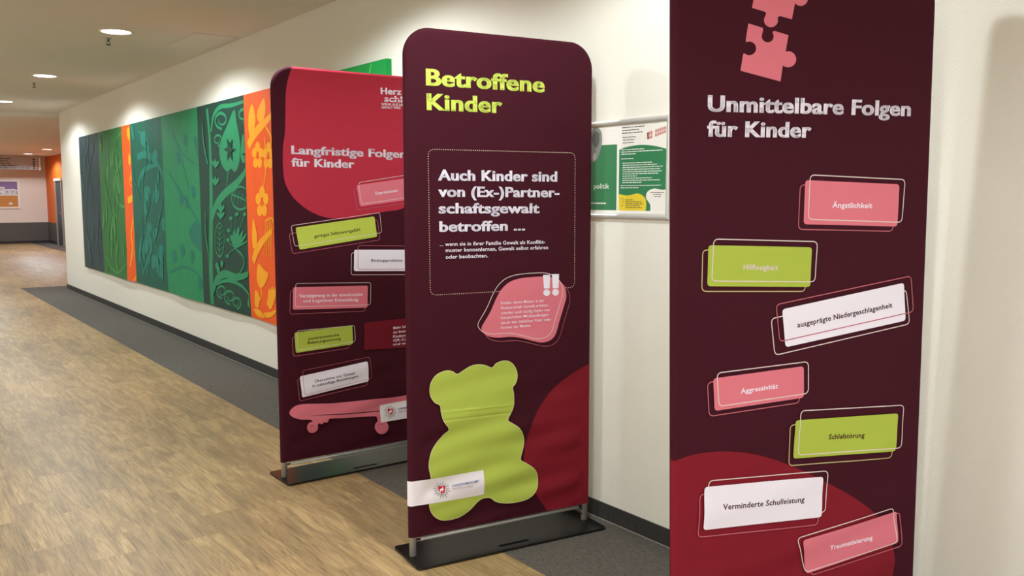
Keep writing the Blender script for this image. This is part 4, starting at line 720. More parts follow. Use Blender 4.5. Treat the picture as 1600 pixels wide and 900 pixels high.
# ------------------------------------------------------------------ lamps
def downlight(x, y, z, label, group, power, tint, r=0.116):
    t = thing('ceiling_light', label, 'ceiling light', (x, y, z), 0, group)
    bm = lathe(bmesh.new(), [(r, -0.001), (r, -0.006), (r + 0.010, -0.008), (r + 0.020, -0.004), (r + 0.021, 0.0)])
    obj('trim_ring', bm, M_WHITE, t)
    bm = lathe(bmesh.new(), [(0.0, -0.004), (r, -0.004), (r, -0.001), (0.0, -0.001)])
    obj('diffuser', bm, M_LAMP, t)
    ld = bpy.data.lights.new('lamp_light', 'SPOT')
    ld.energy = power; ld.color = tint; ld.shadow_soft_size = 0.09
    ld.spot_size = R(160); ld.spot_blend = 0.32
    lo = bpy.data.objects.new('lamp_light', ld); COL.objects.link(lo)
    lo.parent = t; lo.location = (0, 0, -0.02)
    return t
ROW = 'round ceiling lights along the corridor'
for y, lb in ((8.17, 'largest round lit ceiling light, nearest in view, before the ceiling hatch'),
              (11.62, 'second round lit ceiling light along the corridor'),
              (15.11, 'third round lit ceiling light, cut by the left picture edge')):
    downlight(1.88, y, HC, lb, ROW, LAMP_POWER, LAMP_TINT)
for y in (-3.4, -1.1, 2.45, 4.70):  # those past the camera follow the banner shadows, those behind it are added fill
    downlight(1.88, y, HC, 'unseen round ceiling light above the banners or added behind the camera', ROW, LAMP_POWER * (0.85 if y > 0 else 0.75), LAMP_TINT)
for y in (-2.24, 0.90, 2.90, 8.17, 11.62, 15.11):  # invented left row, added to brighten banner fronts, lower wall and floor
    downlight(-0.35, y, HC, 'added round fill light near the left wall, outside the picture', ROW, LAMP_POWER * 1.1, LAMP_TINT)
HALL = 'round ceiling lights of the hall beyond'
downlight(4.475, 27.94, HF, 'small far ceiling light, the right one beside the orange wall', HALL, FAR_POWER, FAR_TINT, 0.122)
downlight(4.475, 31.26, HF, 'small far ceiling light, the left one above the hanging sign', HALL, FAR_POWER, FAR_TINT, 0.122)
for x in (1.88, 0.0):
    for y in (19.4, 24.0, 28.6):
        downlight(x, y, HF, 'round ceiling light in the far hall, outside the picture', HALL, FAR_POWER, FAR_TINT)

def sprinkler(x, y, label):
    t = thing('sprinkler_head', label, 'sprinkler', (x, y, HC), 0, 'sprinkler heads under the ceiling')
    obj('rosette', lathe(bmesh.new(), [(0.0, -0.012), (0.022, -0.010), (0.032, -0.002), (0.032, 0.0)]), M_ALU, t)
    bm = tube(bmesh.new(), [(0, 0, -0.010), (0, 0, -0.030)], 0.007, 10)
    for s in (-1, 1): tube(bm, [(0.007 * s, 0, -0.026), (0.014 * s, 0, -0.036), (0.011 * s, 0, -0.050), (0.0, 0, -0.057)], 0.003, 8)
    obj('yoke', bm, M_STEEL, t)
    obj('deflector', lathe(bmesh.new(), [(0.0, -0.062), (0.020, -0.061), (0.021, -0.058), (0.0, -0.057)], 24), M_STEEL, t)
sprinkler(1.90, 8.55, 'small dark sprinkler head just below the nearest ceiling light')
sprinkler(1.88, 12.40, 'small dark sprinkler head just below the second ceiling light')

# ------------------------------------------------------------------ fabric display banners
HW, RT, CR = 0.466, 0.017, 0.120         # half width, edge radius of the sleeve, corner radius
ZB, ZT = 0.099, 2.262                    # hem, top

def edge_dist(u, z):
    a = abs(u)
    if z > ZT - CR and a > HW - CR: return CR - math.hypot(a - (HW - CR), z - (ZT - CR))
    return min(HW - a, ZT - z)

def prof(u, z):
    d = edge_dist(u, z)
    if d <= 0: return 0.0
    return RT if d >= RT else RT * math.sqrt(max(0.0, 1 - (1 - d / RT) ** 2))

def smooth(a, b, x):
    t = max(0.0, min(1.0, (x - a) / (b - a))); return t * t * (3 - 2 * t)

class Folds:
    def __init__(s, seed, amp, slant):
        rn = random.Random(seed); s.amp = amp; s.sl = slant
        s.ph = [rn.uniform(0, 6.28) for _ in range(8)]
        s.creases = []
    def __call__(s, u, z):
        a = s.amp * (0.10 + 0.90 * smooth(1.05, 0.25, z))
        w = math.sin(2 * math.pi * (z / 0.19 - s.sl * u) + 1.1 * math.sin(4.1 * u + s.ph[0]) + s.ph[1])
        w += 0.55 * math.sin(2 * math.pi * (z / 0.105 - 1.5 * s.sl * u) + 1.5 * math.sin(5.3 * u + s.ph[2]) + s.ph[3])
        w += 0.5 * math.sin(2 * math.pi * (z / 0.33 + 0.8 * u) + s.ph[4])
        y = a * w * 0.6
        # corner pull-lines under the upper corners
        c = smooth(0.30, 0.0, ZT - z) * 0.0012
        y += c * math.sin(90 * (abs(u) - (ZT - z) * 0.6) + s.ph[5]) * smooth(0.12, 0.40, abs(u))
        for z0, k, h, wd, u0, u1 in s.creases:
            dz = (z - z0 - k * u) / wd
            if abs(dz) < 3: y += h * math.exp(-dz * dz) * smooth(u0 - 0.05, u0 + 0.08, u) * smooth(u1 + 0.05, u1 - 0.08, u)
        m = smooth(0.036, 0.085, edge_dist(u, z)) * smooth(ZB, ZB + 0.03, z)
        return y * m

def cover(name, label, printing, folds, parent, matrix):
    """the printed sleeve: front and back sheet as one skin, print layers laid on the front"""
    surf = lambda u, z: -(prof(u, z) + folds(u, z))
    verts, faces, mids, normals = [], [], [], []
    zs = [ZB, ZB + 0.006]
    while zs[-1] < ZT - CR - 0.012: zs.append(zs[-1] + 0.0145)
    zs += [ZT - CR + CR * math.sin(math.pi / 2 * k / 16) for k in range(17)]
    es = [RT * (1 - math.cos(math.pi / 2 * k / 6)) for k in range(7)]
    N = 60
    def row(z, side):
        w = HW if z <= ZT - CR else HW - CR + math.sqrt(max(0.0, CR ** 2 - (z - (ZT - CR)) ** 2))
        us = [-w + e for e in es] + [(-w + RT) + (2 * w - 2 * RT) * k / N for k in range(1, N)] + [w - e for e in reversed(es)]
        return [(u, (surf(u, z) if side < 0 else prof(u, z) + folds(u, z) * 0.8 * (-1)), z) for u in us]
    for side in (-1, 1):
        base = len(verts); n = None
        for z in zs:
            r = row(z, side); n = len(r); verts += r
        for i in range(len(zs) - 1):
            for k in range(n - 1):
                a = base + i * n + k
                q = (a, a + 1, a + 1 + n, a + n)
                faces.append(q if side < 0 else q[::-1]); mids.append(0)
    # weld both sheets along the edges
    bm = bmesh.new()
    vv = [bm.verts.new(v) for v in verts]
    for f, mi in zip(faces, mids):
        try:
            ff = bm.faces.new([vv[i] for i in f]); ff.material_index = 0; ff.smooth = True
        except ValueError: pass
    bmesh.ops.remove_doubles(bm, verts=bm.verts[:], dist=0.0002)
    bm.normal_update()
    NR = {}
    me = bpy.data.meshes.new(name)
    bm.to_mesh(me); bm.free()
    V = [tuple(v.co) for v in me.vertices]; Nn = [tuple(v.normal) for v in me.vertices]
    F = [tuple(p.vertices) for p in me.polygons]; MI = [0] * len(F)
    bpy.data.meshes.remove(me)
    # ---- the print
    def nrm(u, z):
        e = 0.0015
        u = max(-HW + 0.004, min(HW - 0.004, u))
        du = (surf(u + e, z) - surf(u - e, z)) / (2 * e); dz = (surf(u, z + e) - surf(u, z - e)) / (2 * e)
        v = Vector((du, -1, dz)); v.normalize(); return tuple(v)
    def lay(pts, polys, ink, layer, cut=True):
        b = bmesh.new()
        vs = [b.verts.new((p[0], 0, p[1])) for p in pts]
        for f in polys:
            try: b.faces.new([vs[i] for i in f])
            except ValueError: pass
        if cut:
            bmesh.ops.triangulate(b, faces=[f for f in b.faces if len(f.verts) > 3])
            x0, x1 = min(p[0] for p in pts), max(p[0] for p in pts); z0, z1 = min(p[1] for p in pts), max(p[1] for p in pts)
            if x1 - x0 > 0.012 or z1 - z0 > 0.012:
                for zz in [z for z in zs if z0 < z < z1]:
                    bmesh.ops.bisect_plane(b, geom=b.verts[:] + b.edges[:] + b.faces[:], plane_co=(0, 0, zz), plane_no=(0, 0, 1))
                cu = [-HW + e for e in es] + [-HW + RT + 0.0146 * k for k in range(1, 64)] + [HW - e for e in es]
                for uu in [u for u in cu if x0 < u < x1]:
                    bmesh.ops.bisect_plane(b, geom=b.verts[:] + b.edges[:] + b.faces[:], plane_co=(uu, 0, 0), plane_no=(1, 0, 0))
        o = len(V); off = 0.0004 + 0.00022 * layer
        b.verts.index_update()
        keep = {}
        for v in b.verts:
            u, z = v.co.x, v.co.z
            d = edge_dist(u, z)
            if u < -HW: u = -HW
            if u > HW: u = HW
            n = nrm(u, z)
            y = surf(u, z)
            V.append((u + n[0] * off, y + n[1] * off, z + n[2] * off)); Nn.append(n)
        for f in b.faces:
            c = f.calc_center_median()
            if abs(c.x) > HW or c.z > ZT - 0.003 or c.z < ZB or edge_dist(c.x, c.z) <= 0: continue
            idx = [o + v.index for v in f.verts]
            p = [Vector((b_.co.x, b_.co.z)) for b_ in f.verts]
            ar = sum(p[i].x * p[(i + 1) % len(p)].y - p[(i + 1) % len(p)].x * p[i].y for i in range(len(p)))
            if ar < 0: idx.reverse()          # face towards -y
            F.append(tuple(idx)); MI.append(INK_ORDER.index(ink))
        b.free()
    def fill(P, ink, layer):
        P = [tuple(p) for p in P]
        tr = tessellate_polygon([[Vector((p[0], p[1], 0)) for p in P]])
        lay(P, tr, ink, layer)
    def quads(Q, ink, layer, cut=True):
        pts = []; fs = []
        for q in Q:
            o = len(pts); pts += q; fs.append(tuple(range(o, o + len(q))))
        lay(pts, fs, ink, layer, cut)
    L = 0
    for pr in printing:
        k, ink = pr[0], pr[1]; L += 1
        if k == 'poly': fill(pr[2], ink, L)
        elif k in ('spl', 'rspl', 'csp'): fill(catmull(pr[2], True, 5), ink, L)
        elif k == 'rbox': fill(rounded(pr[2], pr[3]), ink, L)
        elif k == 'obox': quads(stroke(rounded(pr[2], pr[4], 5), pr[3], True), ink, L)
        elif k in ('sline', 'cline'): quads(stroke(catmull(pr[2], True, 5), pr[3], True), ink, L)
        elif k == 'line': quads(stroke(pr[2], pr[3]), ink, L)
        elif k == 'dots' or k == 'dotline':
            if k == 'dots': P = rounded(pr[2], pr[3], 8); P = P + [P[0]]; step, dia = pr[4], pr[5]
            else: P = pr[2]; step, dia = pr[3], pr[4]
            tot = sum(math.dist(a, b) for a, b in zip(P, P[1:])); n = max(2, round(tot / step)); Q = []
            acc = 0.0; nxt = 0.0; sp = tot / n
            for a, b in zip(P, P[1:]):
                l = math.dist(a, b)
                while nxt <= acc + l and l > 0 and len(Q) < n + 1:
                    t = (nxt - acc) / l; Q.append(disc((a[0] + (b[0] - a[0]) * t, a[1] + (b[1] - a[1]) * t), dia * 0.5 * 1.5, 8)); nxt += sp
                acc += l
            quads(Q, ink, L, False)
        elif k == 'text':
            heavy = pr[6] >= 0.8
            for sh in ((-0.024, 0.0, 0.024) if heavy else (0.0,)):
                s_ = sh * pr[5] / 0.73
                W, T = text_faces(pr[2], (pr[3][0] + s_, pr[3][1]), (pr[4][0] + s_, pr[4][1]), pr[5], pr[6], 4 if heavy else 2)
                lay(W, T, ink, L, pr[5] > 0.02)
    me = bpy.data.meshes.new(name)
    me.from_pydata(V, [], F)
    for m_ in INK_ORDER: me.materials.append(INK[m_])
    me.polygons.foreach_set('material_index', MI)
    me.polygons.foreach_set('use_smooth', [True] * len(F))
    me.update()
    me.normals_split_custom_set_from_vertices(Nn)
    o = bpy.data.objects.new(name, me); COL.objects.link(o)
    o.parent = parent; o.matrix_local = matrix
    if label: o['label'] = label
    return o

def base_plate():
    """black steel foot, rounded corners, slotted hand hold near the front edge"""
    w, d0, d1 = 0.481, -0.138, 0.138
    outer = rounded([(-w, d0), (w, d0), (w, d1), (-w, d1)], 0.018, 5)
    cx, cy, hl, hr = 0.008, -0.092, 0.066, 0.011
    hole = [(cx + hl + hr * math.cos(a), cy + hr * math.sin(a)) for a in [R(-90 + 15 * k) for k in range(13)]] + \
           [(cx - hl + hr * math.cos(a), cy + hr * math.sin(a)) for a in [R(90 + 15 * k) for k in range(13)]]
    bm = bmesh.new()
    zt, zb = 0.014, 0.006
    tri = tessellate_polygon([[Vector((p[0], p[1], 0)) for p in outer], [Vector((p[0], p[1], 0)) for p in reversed(hole)]])
    allp = outer + list(reversed(hole))
    top = [bm.verts.new((p[0], p[1], zt)) for p in allp]; bot = [bm.verts.new((p[0], p[1], zb)) for p in allp]
    for t in tri:
        for vs, rev in ((top, False), (bot, True)):
            q = [vs[i] for i in t]
            try: bm.faces.new(q)
            except ValueError: pass
    no = len(outer); nh = len(hole)
    for a, n in ((0, no), (no, nh)):
        for k in range(n):
            i, j = a + k, a + (k + 1) % n
            f = bm.faces.new((top[i], bot[i], bot[j], top[j])); f.material_index = 1
    bmesh.ops.recalc_face_normals(bm, faces=bm.faces[:])
    return bm

def banner(label, loc, rotz, printing, folds, lean=0.0, tilt=0.0, shift=0.0):
    t = thing('display_banner', label, 'banner', loc, rotz, 'tall fabric banners standing along the right wall')
    M = Matrix.Rotation(tilt, 4, 'X') @ Matrix.Rotation(-lean, 4, 'Y')
    cover('fabric_cover', '', printing, folds, t, M)
    obj('hem_lining', box(bmesh.new(), -0.43, 0.43, 0.0135, 0.0150, ZB - 0.004, ZB + 0.03), M_LINING, t, matrix=M)
    bp = obj('base_plate', base_plate(), [M_PLATE, M_EDGE], t)
    bp.location.x = shift
    for x, y in ((-0.44, -0.11), (0.44, -0.11), (0.44, 0.11), (-0.44, 0.11)):
        obj('foot_pad', lathe(bmesh.new(), [(0, 0.002), (0.012, 0.002), (0.013, 0.0062), (0, 0.0062)], 16, 0, (x, y, 0)), M_RUBBER, bp)
    for s in (-1, 1):
        zlo = 0.0145 + abs(lean) * 0.45 * 1.05 if (s < 0) == (lean > 0) and lean else 0.0145
        if lean and not ((s < 0) == (lean > 0)): zlo = 0.0
        p = obj('pole', tube(bmesh.new(), [(0.447 * s, 0, zlo), (0.447 * s, 0, 0.5), (0.447 * s, 0, 2.10)], 0.0152, 24), M_POLE, t, matrix=M)
        for z in (0.046, 0.070):
            obj('screw', tube(bmesh.new(), [(0.447 * s - 0.0145 * s, -0.004, z), (0.447 * s - 0.0185 * s, -0.004, z)], 0.0035, 10), M_STEEL, p)
    c = obj('crossbar', tube(bmesh.new(), [(-0.412, 0, 0.082), (0, 0, 0.082), (0.412, 0, 0.082)], 0.0085, 20), M_POLE, t, matrix=M)
    for s in (-1, 1): obj('connector', tube(bmesh.new(), [(0.430 * s, 0, 0.082), (0.409 * s, 0, 0.082)], 0.0052, 12), M_STEEL, c)
    return t

f1 = Folds(3, 0.0042, 0.9); f2 = Folds(11, 0.0060, 1.0); f3 = Folds(7, 0.0056, 0.9)
f2.creases = [(0.632, -0.016, 0.0016, 0.004, -0.38, 0.06), (0.596, -0.018, -0.0014, 0.005, -0.38, 0.06)]
f3.creases = [(1.245, -0.03, 0.0016, 0.006, -0.46, -0.25), (1.02, 0.02, 0.0013, 0.006, -0.46, -0.2)]
banner('maroon banner nearest the viewer, headed Unmittelbare Folgen für Kinder under pink puzzle pieces',
       (2.37200, 1.65905, 0), R(-15.980), PRINT_FOLGEN, f1, 0.033574, 0.021416, -0.035)
banner('middle maroon banner with a lime gummy bear and the heading Betroffene Kinder',
       (2.31126, 3.19929, 0), R(-7.2), PRINT_KINDER, f2)
banner('farthest banner, red and maroon, headed Langfristige Folgen für Kinder above a pink skateboard',
       (2.29, 4.63, 0), 0.0, PRINT_LANGFRISTIG, f3)

# ------------------------------------------------------------------ mural on the right wall
MUR = [('dark_slate_band', (44, 66, 70)), ('leaf_green_band', (48, 112, 58)), ('orange_band', (238, 92, 28)), ('dark_teal_band', (26, 92, 76)),
       ('emerald_band', (34, 134, 88)), ('bottle_green_band', (28, 64, 54)), ('bright_green_band', (24, 150, 70)),
       ('slate_vine', (58, 82, 86)), ('green_vine', (72, 138, 74)), ('yellow_vine', (255, 164, 30)), ('teal_vine', (34, 124, 108)),
       ('sea_green_vine', (44, 134, 92)), ('blue_green_vine', (24, 112, 98)), ('lime_vine', (90, 200, 90))]
MURM = []
for n_, c_ in MUR:
    m_ = mat(n_, c_, 0.62, spec=0.25); MURM.append(m_)
    t_ = NT(m_); tc_ = t_.new('ShaderNodeTexCoord')
    no_ = t_.new('ShaderNodeTexNoise', Scale=3.5, Detail=5.0, Roughness=0.6, Distortion=0.6)
    mp_ = t_.new('ShaderNodeMapping'); mp_.inputs['Scale'].default_value = (1, 1.6, 0.6)
    t_.link(tc_.outputs['Object'], mp_.inputs['Vector']); t_.link(mp_.outputs[0], no_.inputs['Vector'])
    lc = lin(*c_)
    dk = tuple(v * 0.86 for v in lc[:3]) + (1,); lt = tuple(min(1, v * 1.14) for v in lc[:3]) + (1,)
    t_.link(t_.mix(no_.outputs['Fac'], dk, lt), t_.b.inputs['Base Color'])

def mural():
    xf, xb = XW - 0.040, XW
    zb, zt = 0.486, 2.449
    bands = [(14.85, 13.54, 0), (13.54, 12.19, 1), (12.19, 11.77, 2), (11.77, 10.37, 3), (10.37, 9.09, 4), (9.09, 7.775, 5), (7.775, 6.90, 2), (6.90, 6.20, 3), (6.20, 5.176, 6)]
    bm = bmesh.new()
    # the canvas: front bands, returned edges; the lower edge stands a little unevenly off the wall
    wav = lambda y: 0.008 * math.sin(y * 2.1 + 0.4) + 0.005 * math.sin(y * 4.7)
    for y1, y0, mi in bands:
        n = max(2, int((y1 - y0) / 0.12)); cols = []
        for k in range(n + 1):
            y = y1 + (y0 - y1) * k / n
            w = wav(y) if 5.3 < y < 14.7 else 0.0
            cols.append([bm.verts.new(p) for p in ((xb - 0.002, y, zt), (xf, y, zt), (xf, y, zb + 0.35), (xf - w * 0.4, y, zb + 0.16), (xf - w, y, zb), (xb - 0.002, y, zb))])
        for a, b in zip(cols, cols[1:]):
            for i in range(5):
                f = bm.faces.new((a[i], a[i + 1], b[i + 1], b[i])); f.material_index = mi
    for y, mi in ((14.85, 0), (5.176, 6)):
        vs = [bm.verts.new(p) for p in ((xb - 0.002, y, zt), (xf, y, zt), (xf, y, zb), (xb - 0.002, y, zb))]
        f = bm.faces.new(vs); f.material_index = mi
    bmesh.ops.recalc_face_normals(bm, faces=bm.faces[:])
    for f in bm.faces:                       # outward: away from the wall
        if abs(f.normal.x) > 0.9 and f.normal.x > 0: f.normal_flip()
    def clipx(P, y0, y1): return [(max(y0, min(y1, p[0])), max(zb + 0.01, min(zt - 0.01, p[1]))) for p in P]
    def fx(y, z, off):
        w = wav(y) if 5.3 < y < 14.7 else 0.0
        t = 0.0 if z > zb + 0.35 else (0.4 * (zb + 0.35 - z) / 0.19 if z > zb + 0.16 else 0.4 + 0.6 * (zb + 0.16 - z) / 0.16)
        return xf - w * t - off
    def put(P, mi, off):
        tr = tessellate_polygon([[Vector((p[0], p[1], 0)) for p in P]])
        vs = [bm.verts.new((fx(p[0], p[1], off), p[0], p[1])) for p in P]
        for t in tr:
            try:
                f = bm.faces.new([vs[i] for i in t]); f.material_index = mi
            except ValueError: pass
    def strokes(items, mi, y0, y1, off):
        k = 0
        for it in items:
            k += 1; o = off + 0.00008 * k
            if it[0] == 'spl': put(clipx(catmull(it[1], True, 5), y0, y1), mi, o)
            elif it[0] == 'poly': put(clipx(it[1], y0, y1), mi, o)
            else:
                P = catmull(it[1], False, 6); n = len(P)
                for q in stroke(P, [it[2] * 0.72 * (0.55 + 0.45 * math.sin(math.pi * min(1, i / n * 0.9 + 0.25))) for i in range(n)]):
                    c = clipx(q, y0, y1)
                    if len({(round(a, 4), round(b, 4)) for a, b in c}) < 3: continue
                    try:
                        f = bm.faces.new([bm.verts.new((fx(p[0], p[1], o), p[0], p[1])) for p in c]); f.material_index = mi
                    except ValueError: pass
    strokes(VINE_DARK, 11, 7.78, 9.085, 0.001); strokes(VINE_STAR, 5, 7.78, 9.085, 0.010)
    strokes(VINE_ORANGE, 9, 6.95, 7.77, 0.001); strokes(VINE_GREEN, 8, 12.2, 13.53, 0.001)
    strokes(VINE_TEAL, 10, 10.38, 11.76, 0.001); strokes(VINE_STRIP, 9, 11.78, 12.18, 0.001); strokes(VINE_MEADOW, 12, 9.10, 10.36, 0.001)
    rn = random.Random(5)
    # tone-on-tone leaves and tendrils over the quieter bands
    for y0, y1, mi, n in ((13.56, 14.83, 7, 26), (12.21, 13.52, 8, 26), (10.39, 11.75, 10, 22)):
        it = []
        for _ in range(n):
            cy, cz, s = rn.uniform(y0 + 0.1, y1 - 0.1), rn.uniform(zb + 0.1, zt - 0.1), rn.uniform(0.04, 0.10)
            a = rn.uniform(-0.5, 0.5)
            P = [(-0.6 * s, -0.6 * s), (0, -1.4 * s), (0.6 * s, -0.4 * s), (0.35 * s, 0.7 * s), (0, 1.6 * s), (-0.4 * s, 0.6 * s)]
            it.append(('spl', [(cy + x * math.cos(a) - z * math.sin(a), cz + x * math.sin(a) + z * math.cos(a)) for x, z in P]))
        for _ in range(6):
            cy, cz = rn.uniform(y0 + 0.2, y1 - 0.2), rn.uniform(zb + 0.2, zt - 0.5); P = [(cy, cz)]
            for k in range(4): P.append((P[-1][0] + rn.uniform(-0.2, 0.2), P[-1][1] + rn.uniform(0.08, 0.22)))
            it.append(('rib', P, 0.035))
        strokes(it, mi, y0, y1, 0.0035)
    strokes([('rib', [(5.52, 2.15), (5.44, 2.30), (5.38, 2.44)], 0.03), ('rib', [(6.0, 0.6), (5.8, 1.1), (5.9, 1.7), (5.6, 2.1)], 0.05), ('rib', [(5.4, 0.7), (5.45, 1.3), (5.3, 1.9)], 0.04)], 13, 5.19, 6.19, 0.001)
    o = obj('wall_painting', bm, MURM)
    tag(o, 'long striped mural of green, orange and dark bands with plant tendrils on the right wall', 'painting')
mural()

# ------------------------------------------------------------------ poster in a snap frame between the banners
PAP = [('poster_paper', (238, 234, 228)), ('poster_green', (52, 126, 82)), ('poster_yellow', (232, 206, 58)), ('poster_white_ink', (226, 232, 224)),
       ('poster_black_ink', (62, 62, 62)), ('spoon_grey', (136, 140, 136)), ('spoon_light', (196, 198, 194)), ('spoon_dark', (92, 96, 92)),
       ('box_rose', (196, 122, 116)), ('box_brown', (122, 70, 66)), ('box_pale', (226, 206, 200))]
PM = [mat(n_, c_, 0.45) for n_, c_ in PAP]
def poster():
    t = thing('poster_frame', 'aluminium snap frame with a green health poster on the wall behind the middle banner', 'poster', (XW, 3.055, 1.69))
    y0, y1, z0, z1 = 2.708 - 3.055, 3.402 - 3.055, 1.466 - 1.69, 1.918 - 1.69
    # mitred rounded profile: inset from the outer edge -> height off the wall
    pr = [(0.0, 0.001), (0.0, 0.010), (0.003, 0.0145), (0.008, 0.0168), (0.014, 0.0168), (0.020, 0.0140), (0.0245, 0.0090), (0.0255, 0.0055), (0.0255, 0.001)]
    bm = bmesh.new(); loops = []
    for ins, h in pr: loops.append([bm.verts.new((-h, y, z)) for y, z in ((y0 + ins, z0 + ins), (y1 - ins, z0 + ins), (y1 - ins, z1 - ins), (y0 + ins, z1 - ins))])
    for a, b in zip(loops, loops[1:]):
        for k in range(4): bm.faces.new((a[k], a[(k + 1) % 4], b[(k + 1) % 4], b[k]))
    bmesh.ops.recalc_face_normals(bm, faces=bm.faces[:])
    obj('frame', bm, mat('satin_aluminium', (214, 212, 206), 0.42, 0.35), t)
    bm = bmesh.new()
    X = [0.004]
    def flat(P, mi, lvl):
        P = [(p[0] - 3.055, p[1] - 1.69) for p in P]
        tr = tessellate_polygon([[Vector((p[0], p[1], 0)) for p in P]])
        vs = [bm.verts.new((-0.004 - 0.00012 * lvl, p[0], p[1])) for p in P]
        for q in tr:
            f = bm.faces.new([vs[i] for i in q]); f.material_index = mi
            f.normal_update()
            if f.normal.x > 0: f.normal_flip()
    a, b, c, d = 2.733, 3.377, 1.4915, 1.8925
    flat([(a, c), (b, c), (b, d), (a, d)], 0, 0)
    # left page: green lower part, hanging spoon, end of the big word
    flat([(3.048, 1.503), (b, 1.503), (b, 1.81), (3.048, 1.806)], 1, 1)
    flat(catmull([(3.150, 1.833), (3.156, 1.868), (3.180, 1.889), (3.215, 1.885), (3.24, 1.85), (3.245, 1.80), (3.235, 1.75), (3.208, 1.728), (3.180, 1.750), (3.158, 1.792)]), 5, 2)
    flat(catmull([(3.20, 1.775), (3.215, 1.755), (3.205, 1.735), (3.19, 1.75)]), 6, 3)
    flat(catmull([(3.170, 1.86), (3.20, 1.872), (3.225, 1.84), (3.20, 1.80), (3.175, 1.81)]), 7, 3)
    # right page
    arcp = [(3.033, 1.503), (3.033, 1.780)] + [(2.733 + 0.30 * (1 - k / 10), 1.780 + 0.020 * math.sin(math.pi * min(1, k / 10 * 0.86 + 0.05)) - 0.014 * (k / 10) ** 2) for k in range(1, 11)] + [(2.733, 1.503)]
    flat(arcp, 1, 1)
    flat([(3.033, 1.503)] + catmull([(3.034, 1.579), (2.99, 1.572), (2.958, 1.573), (2.92, 1.580), (2.89, 1.577), (2.862, 1.560), (2.853, 1.531), (2.858, 1.503)], False, 4), 2, 2)
    flat([(2.733, 1.503)] + catmull([(2.828, 1.503), (2.829, 1.530), (2.845, 1.548), (2.856, 1.562), (2.851, 1.584), (2.830, 1.597), (2.799, 1.602), (2.760, 1.596), (2.733, 1.598)], False, 4), 0, 3)
    rn = random.Random(2)
    def line(ya, za, yb, h, mi, lvl):
        y = ya
        while y > yb + 0.004:
            w = min(rn.uniform(0.008, 0.026), y - yb)
            flat([(y, za - h / 2), (y - w, za - h / 2), (y - w, za + h / 2), (y, za + h / 2)], mi, lvl); y -= w + 0.0028
    for z, e in ((1.879, 2.872), (1.8665, 2.905), (1.854, 2.884)): line(3.016, z, e, 0.0034, 4, 4)
    for z, e in ((1.835, 2.925), (1.823, 2.935), (1.8105, 2.938)): line(3.010, z, e, 0.0034, 4, 4)
    for z, e in ((1.779, 2.872), (1.769, 2.760), (1.759, 2.918)): line(3.018, z, e, 0.0040, 3, 4)
    line(3.018, 1.738, 2.94, 0.0036, 3, 4)
    for i, e in enumerate((2.822, 2.785, 2.757, 2.768, 2.762, 2.778, 2.915, 2.822, 2.772, 2.880)): line(3.009, 1.7185 - 0.0098 * i, e, 0.0038, 3, 4)
    for z, e in ((1.6165, 2.766), (1.6065, 2.905)): line(3.020, z, e, 0.0036, 3, 4)
    for i, e in enumerate((2.940, 2.884, 2.872, 2.895, 2.880)): line(2.988, 1.552 - 0.0088 * i, e, 0.0032, 4, 5)
    for q in stroke(catmull([(3.020, 1.540), (3.022, 1.552), (3.014, 1.560), (3.004, 1.556), (3.003, 1.545), (3.008, 1.536)], False, 4), 0.0018): flat(q, 4, 5)
    for q in stroke(catmull([(3.020, 1.530), (3.012, 1.523), (3.003, 1.530)], False, 4), 0.0018): flat(q, 4, 5)
    for z, s, e in ((1.585, 2.826, 2.745), (1.576, 2.812, 2.758), (1.567, 2.806, 2.764)): line(s, z, e, 0.0030, 4, 5)
    # the row of small boxes in the upper right corner
    flat([(2.856, 1.848), (2.842, 1.851), (2.842, 1.822), (2.853, 1.818)], 9, 4)
    for k in range(8):
        y = 2.846 - 0.0135 * k; z = 1.834 + 0.0028 * k; hgt = 0.032 - 0.0008 * k
        if k == 2: continue
        flat([(y, z - hgt / 2), (y - 0.010, z - hgt / 2 + 0.003), (y - 0.010, z + hgt / 2 + 0.002), (y, z + hgt / 2)], 8, 5)
        flat([(y, z + hgt / 2), (y - 0.010, z + hgt / 2 + 0.002), (y - 0.012, z + hgt / 2 + 0.006), (y - 0.003, z + hgt / 2 + 0.005)], 10, 5)
        flat([(y - 0.002, z - 0.004), (y - 0.008, z - 0.002), (y - 0.008, z + 0.005), (y - 0.002, z + 0.004)], 10, 6)
    for word, p0, p1, cap, w in (('politik', 3.206, 3.096, 0.025, 0.5),):
        V, F = text_faces(word, (0, 0), (p0 - p1, 0), cap, w, 3)
        vs = [bm.verts.new((-0.0049, p0 - v[0] - 3.055, 1.604 + v[1] - 1.69)) for v in V]
        for f_ in F:
            f = bm.faces.new([vs[i] for i in f_]); f.material_index = 3
            f.normal_update()
            if f.normal.x > 0: f.normal_flip()
    line(3.24, 1.535, 3.119, 0.0065, 3, 4)
    obj('poster_sheet', bm, PM, t)
poster()

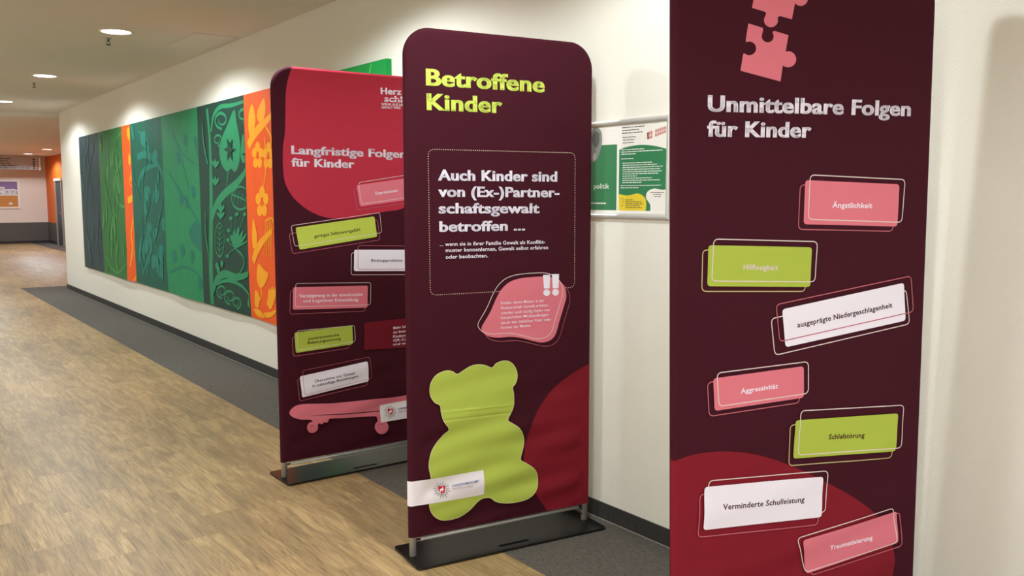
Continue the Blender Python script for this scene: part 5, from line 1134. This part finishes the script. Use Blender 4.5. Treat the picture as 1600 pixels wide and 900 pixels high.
# ------------------------------------------------------------------ hall beyond: sign and picture on the far wall
def far_things():
    y = YF - 0.04
    t = thing('direction_sign', 'grey wayfinding sign with rows of lettering hung from the ceiling before the far wall', 'sign', (4.0, 32.60, 2.613))
    obj('panel', box(bmesh.new(), -0.95, 0.92, -0.01, 0.039, -0.195, 0.20, 0, 0.004), mat('sign_grey', (172, 169, 170), 0.5), t)
    obj('end_cap', box(bmesh.new(), 0.955, 1.005, -0.035, 0.039, -0.215, 0.20, 0, 0.006), M_WHITE, t)
    for x in (-0.7, 0.7): obj('hanger', tube(bmesh.new(), [(x, 0.015, 0.195), (x, 0.015, HF - 2.613)], 0.008, 10), M_ALU, t)
    rn = random.Random(9); bm = bmesh.new()
    for i, e in enumerate((0.15, 0.09, 0.14, 0.33, 0.70)):
        z = 0.135 - 0.072 * i; x = -0.85
        while x < e:
            w = min(rn.uniform(0.06, 0.20), e - x)
            if w > 0.02: box(bm, x, x + w, -0.013, -0.010, z - 0.013, z + 0.013)
            x += w + 0.025
    obj('lettering', bm, mat('sign_dark_letter', (70, 66, 66), 0.6), t)
    for i in range(5):
        z = 0.135 - 0.072 * i
        bm = box(bmesh.new(), 0.785, 0.845, -0.014, -0.010, z - 0.022, z + 0.022)
        obj('pictogram', bm, mat('sign_black', (34, 32, 32), 0.6), t)
    t = thing('framed_picture', 'white framed picture of pale houses over orange ground on the far wall', 'picture', (3.97, YF, 1.62))
    bm = bmesh.new()
    w, h, b = 0.50, 0.47, 0.055
    for a in ((-w, w, h - b, h), (-w, w, -h, -h + b), (-w, -w + b, -h + b, h - b), (w - b, w, -h + b, h - b)): box(bm, a[0], a[1], -0.035, -0.001, a[2], a[3], 0, 0.004)
    obj('frame', bm, M_WHITE, t)
    cols = [('dusk_purple', (134, 104, 150)), ('house_white', (222, 218, 220)), ('ochre_ground', (206, 138, 62)), ('window_dark', (66, 60, 76)), ('ochre_stripe', (178, 104, 48))]
    bm = bmesh.new(); box(bm, -w + b, w - b, -0.014, -0.010, -h + b, h - b, 0)
    rn = random.Random(4)
    def fl(x0, x1, z0, z1, mi, k): box(bm, x0, x1, -0.014 - 0.001 * k, -0.014, z0, z1, mi)
    fl(-w + b, w - b, -h + b, -0.02, 2, 1)
    x = -w + b
    while x < w - b - 0.05:
        ww = min(rn.uniform(0.10, 0.18), w - b - x); hh = rn.uniform(0.14, 0.27)
        fl(x, x + ww - 0.008, -0.04, hh, 1, 2)
        for k in range(3): fl(x + 0.02 + 0.035 * k, x + 0.035 + 0.035 * k, hh - 0.11, hh - 0.05, 3, 3)
        for k in range(2): fl(x + 0.03 + 0.04 * k, x + 0.045 + 0.04 * k, 0.0, 0.05, 3, 3)
        x += ww
    for k in range(5): fl(-w + b, w - b, -0.36 + 0.065 * k, -0.352 + 0.065 * k, 4, 2)
    fl(0.18, 0.28, -0.34, -0.27, 1, 3)
    obj('picture_print', bm, [mat(a_, c_, 0.6) for a_, c_ in cols], t)
far_things()
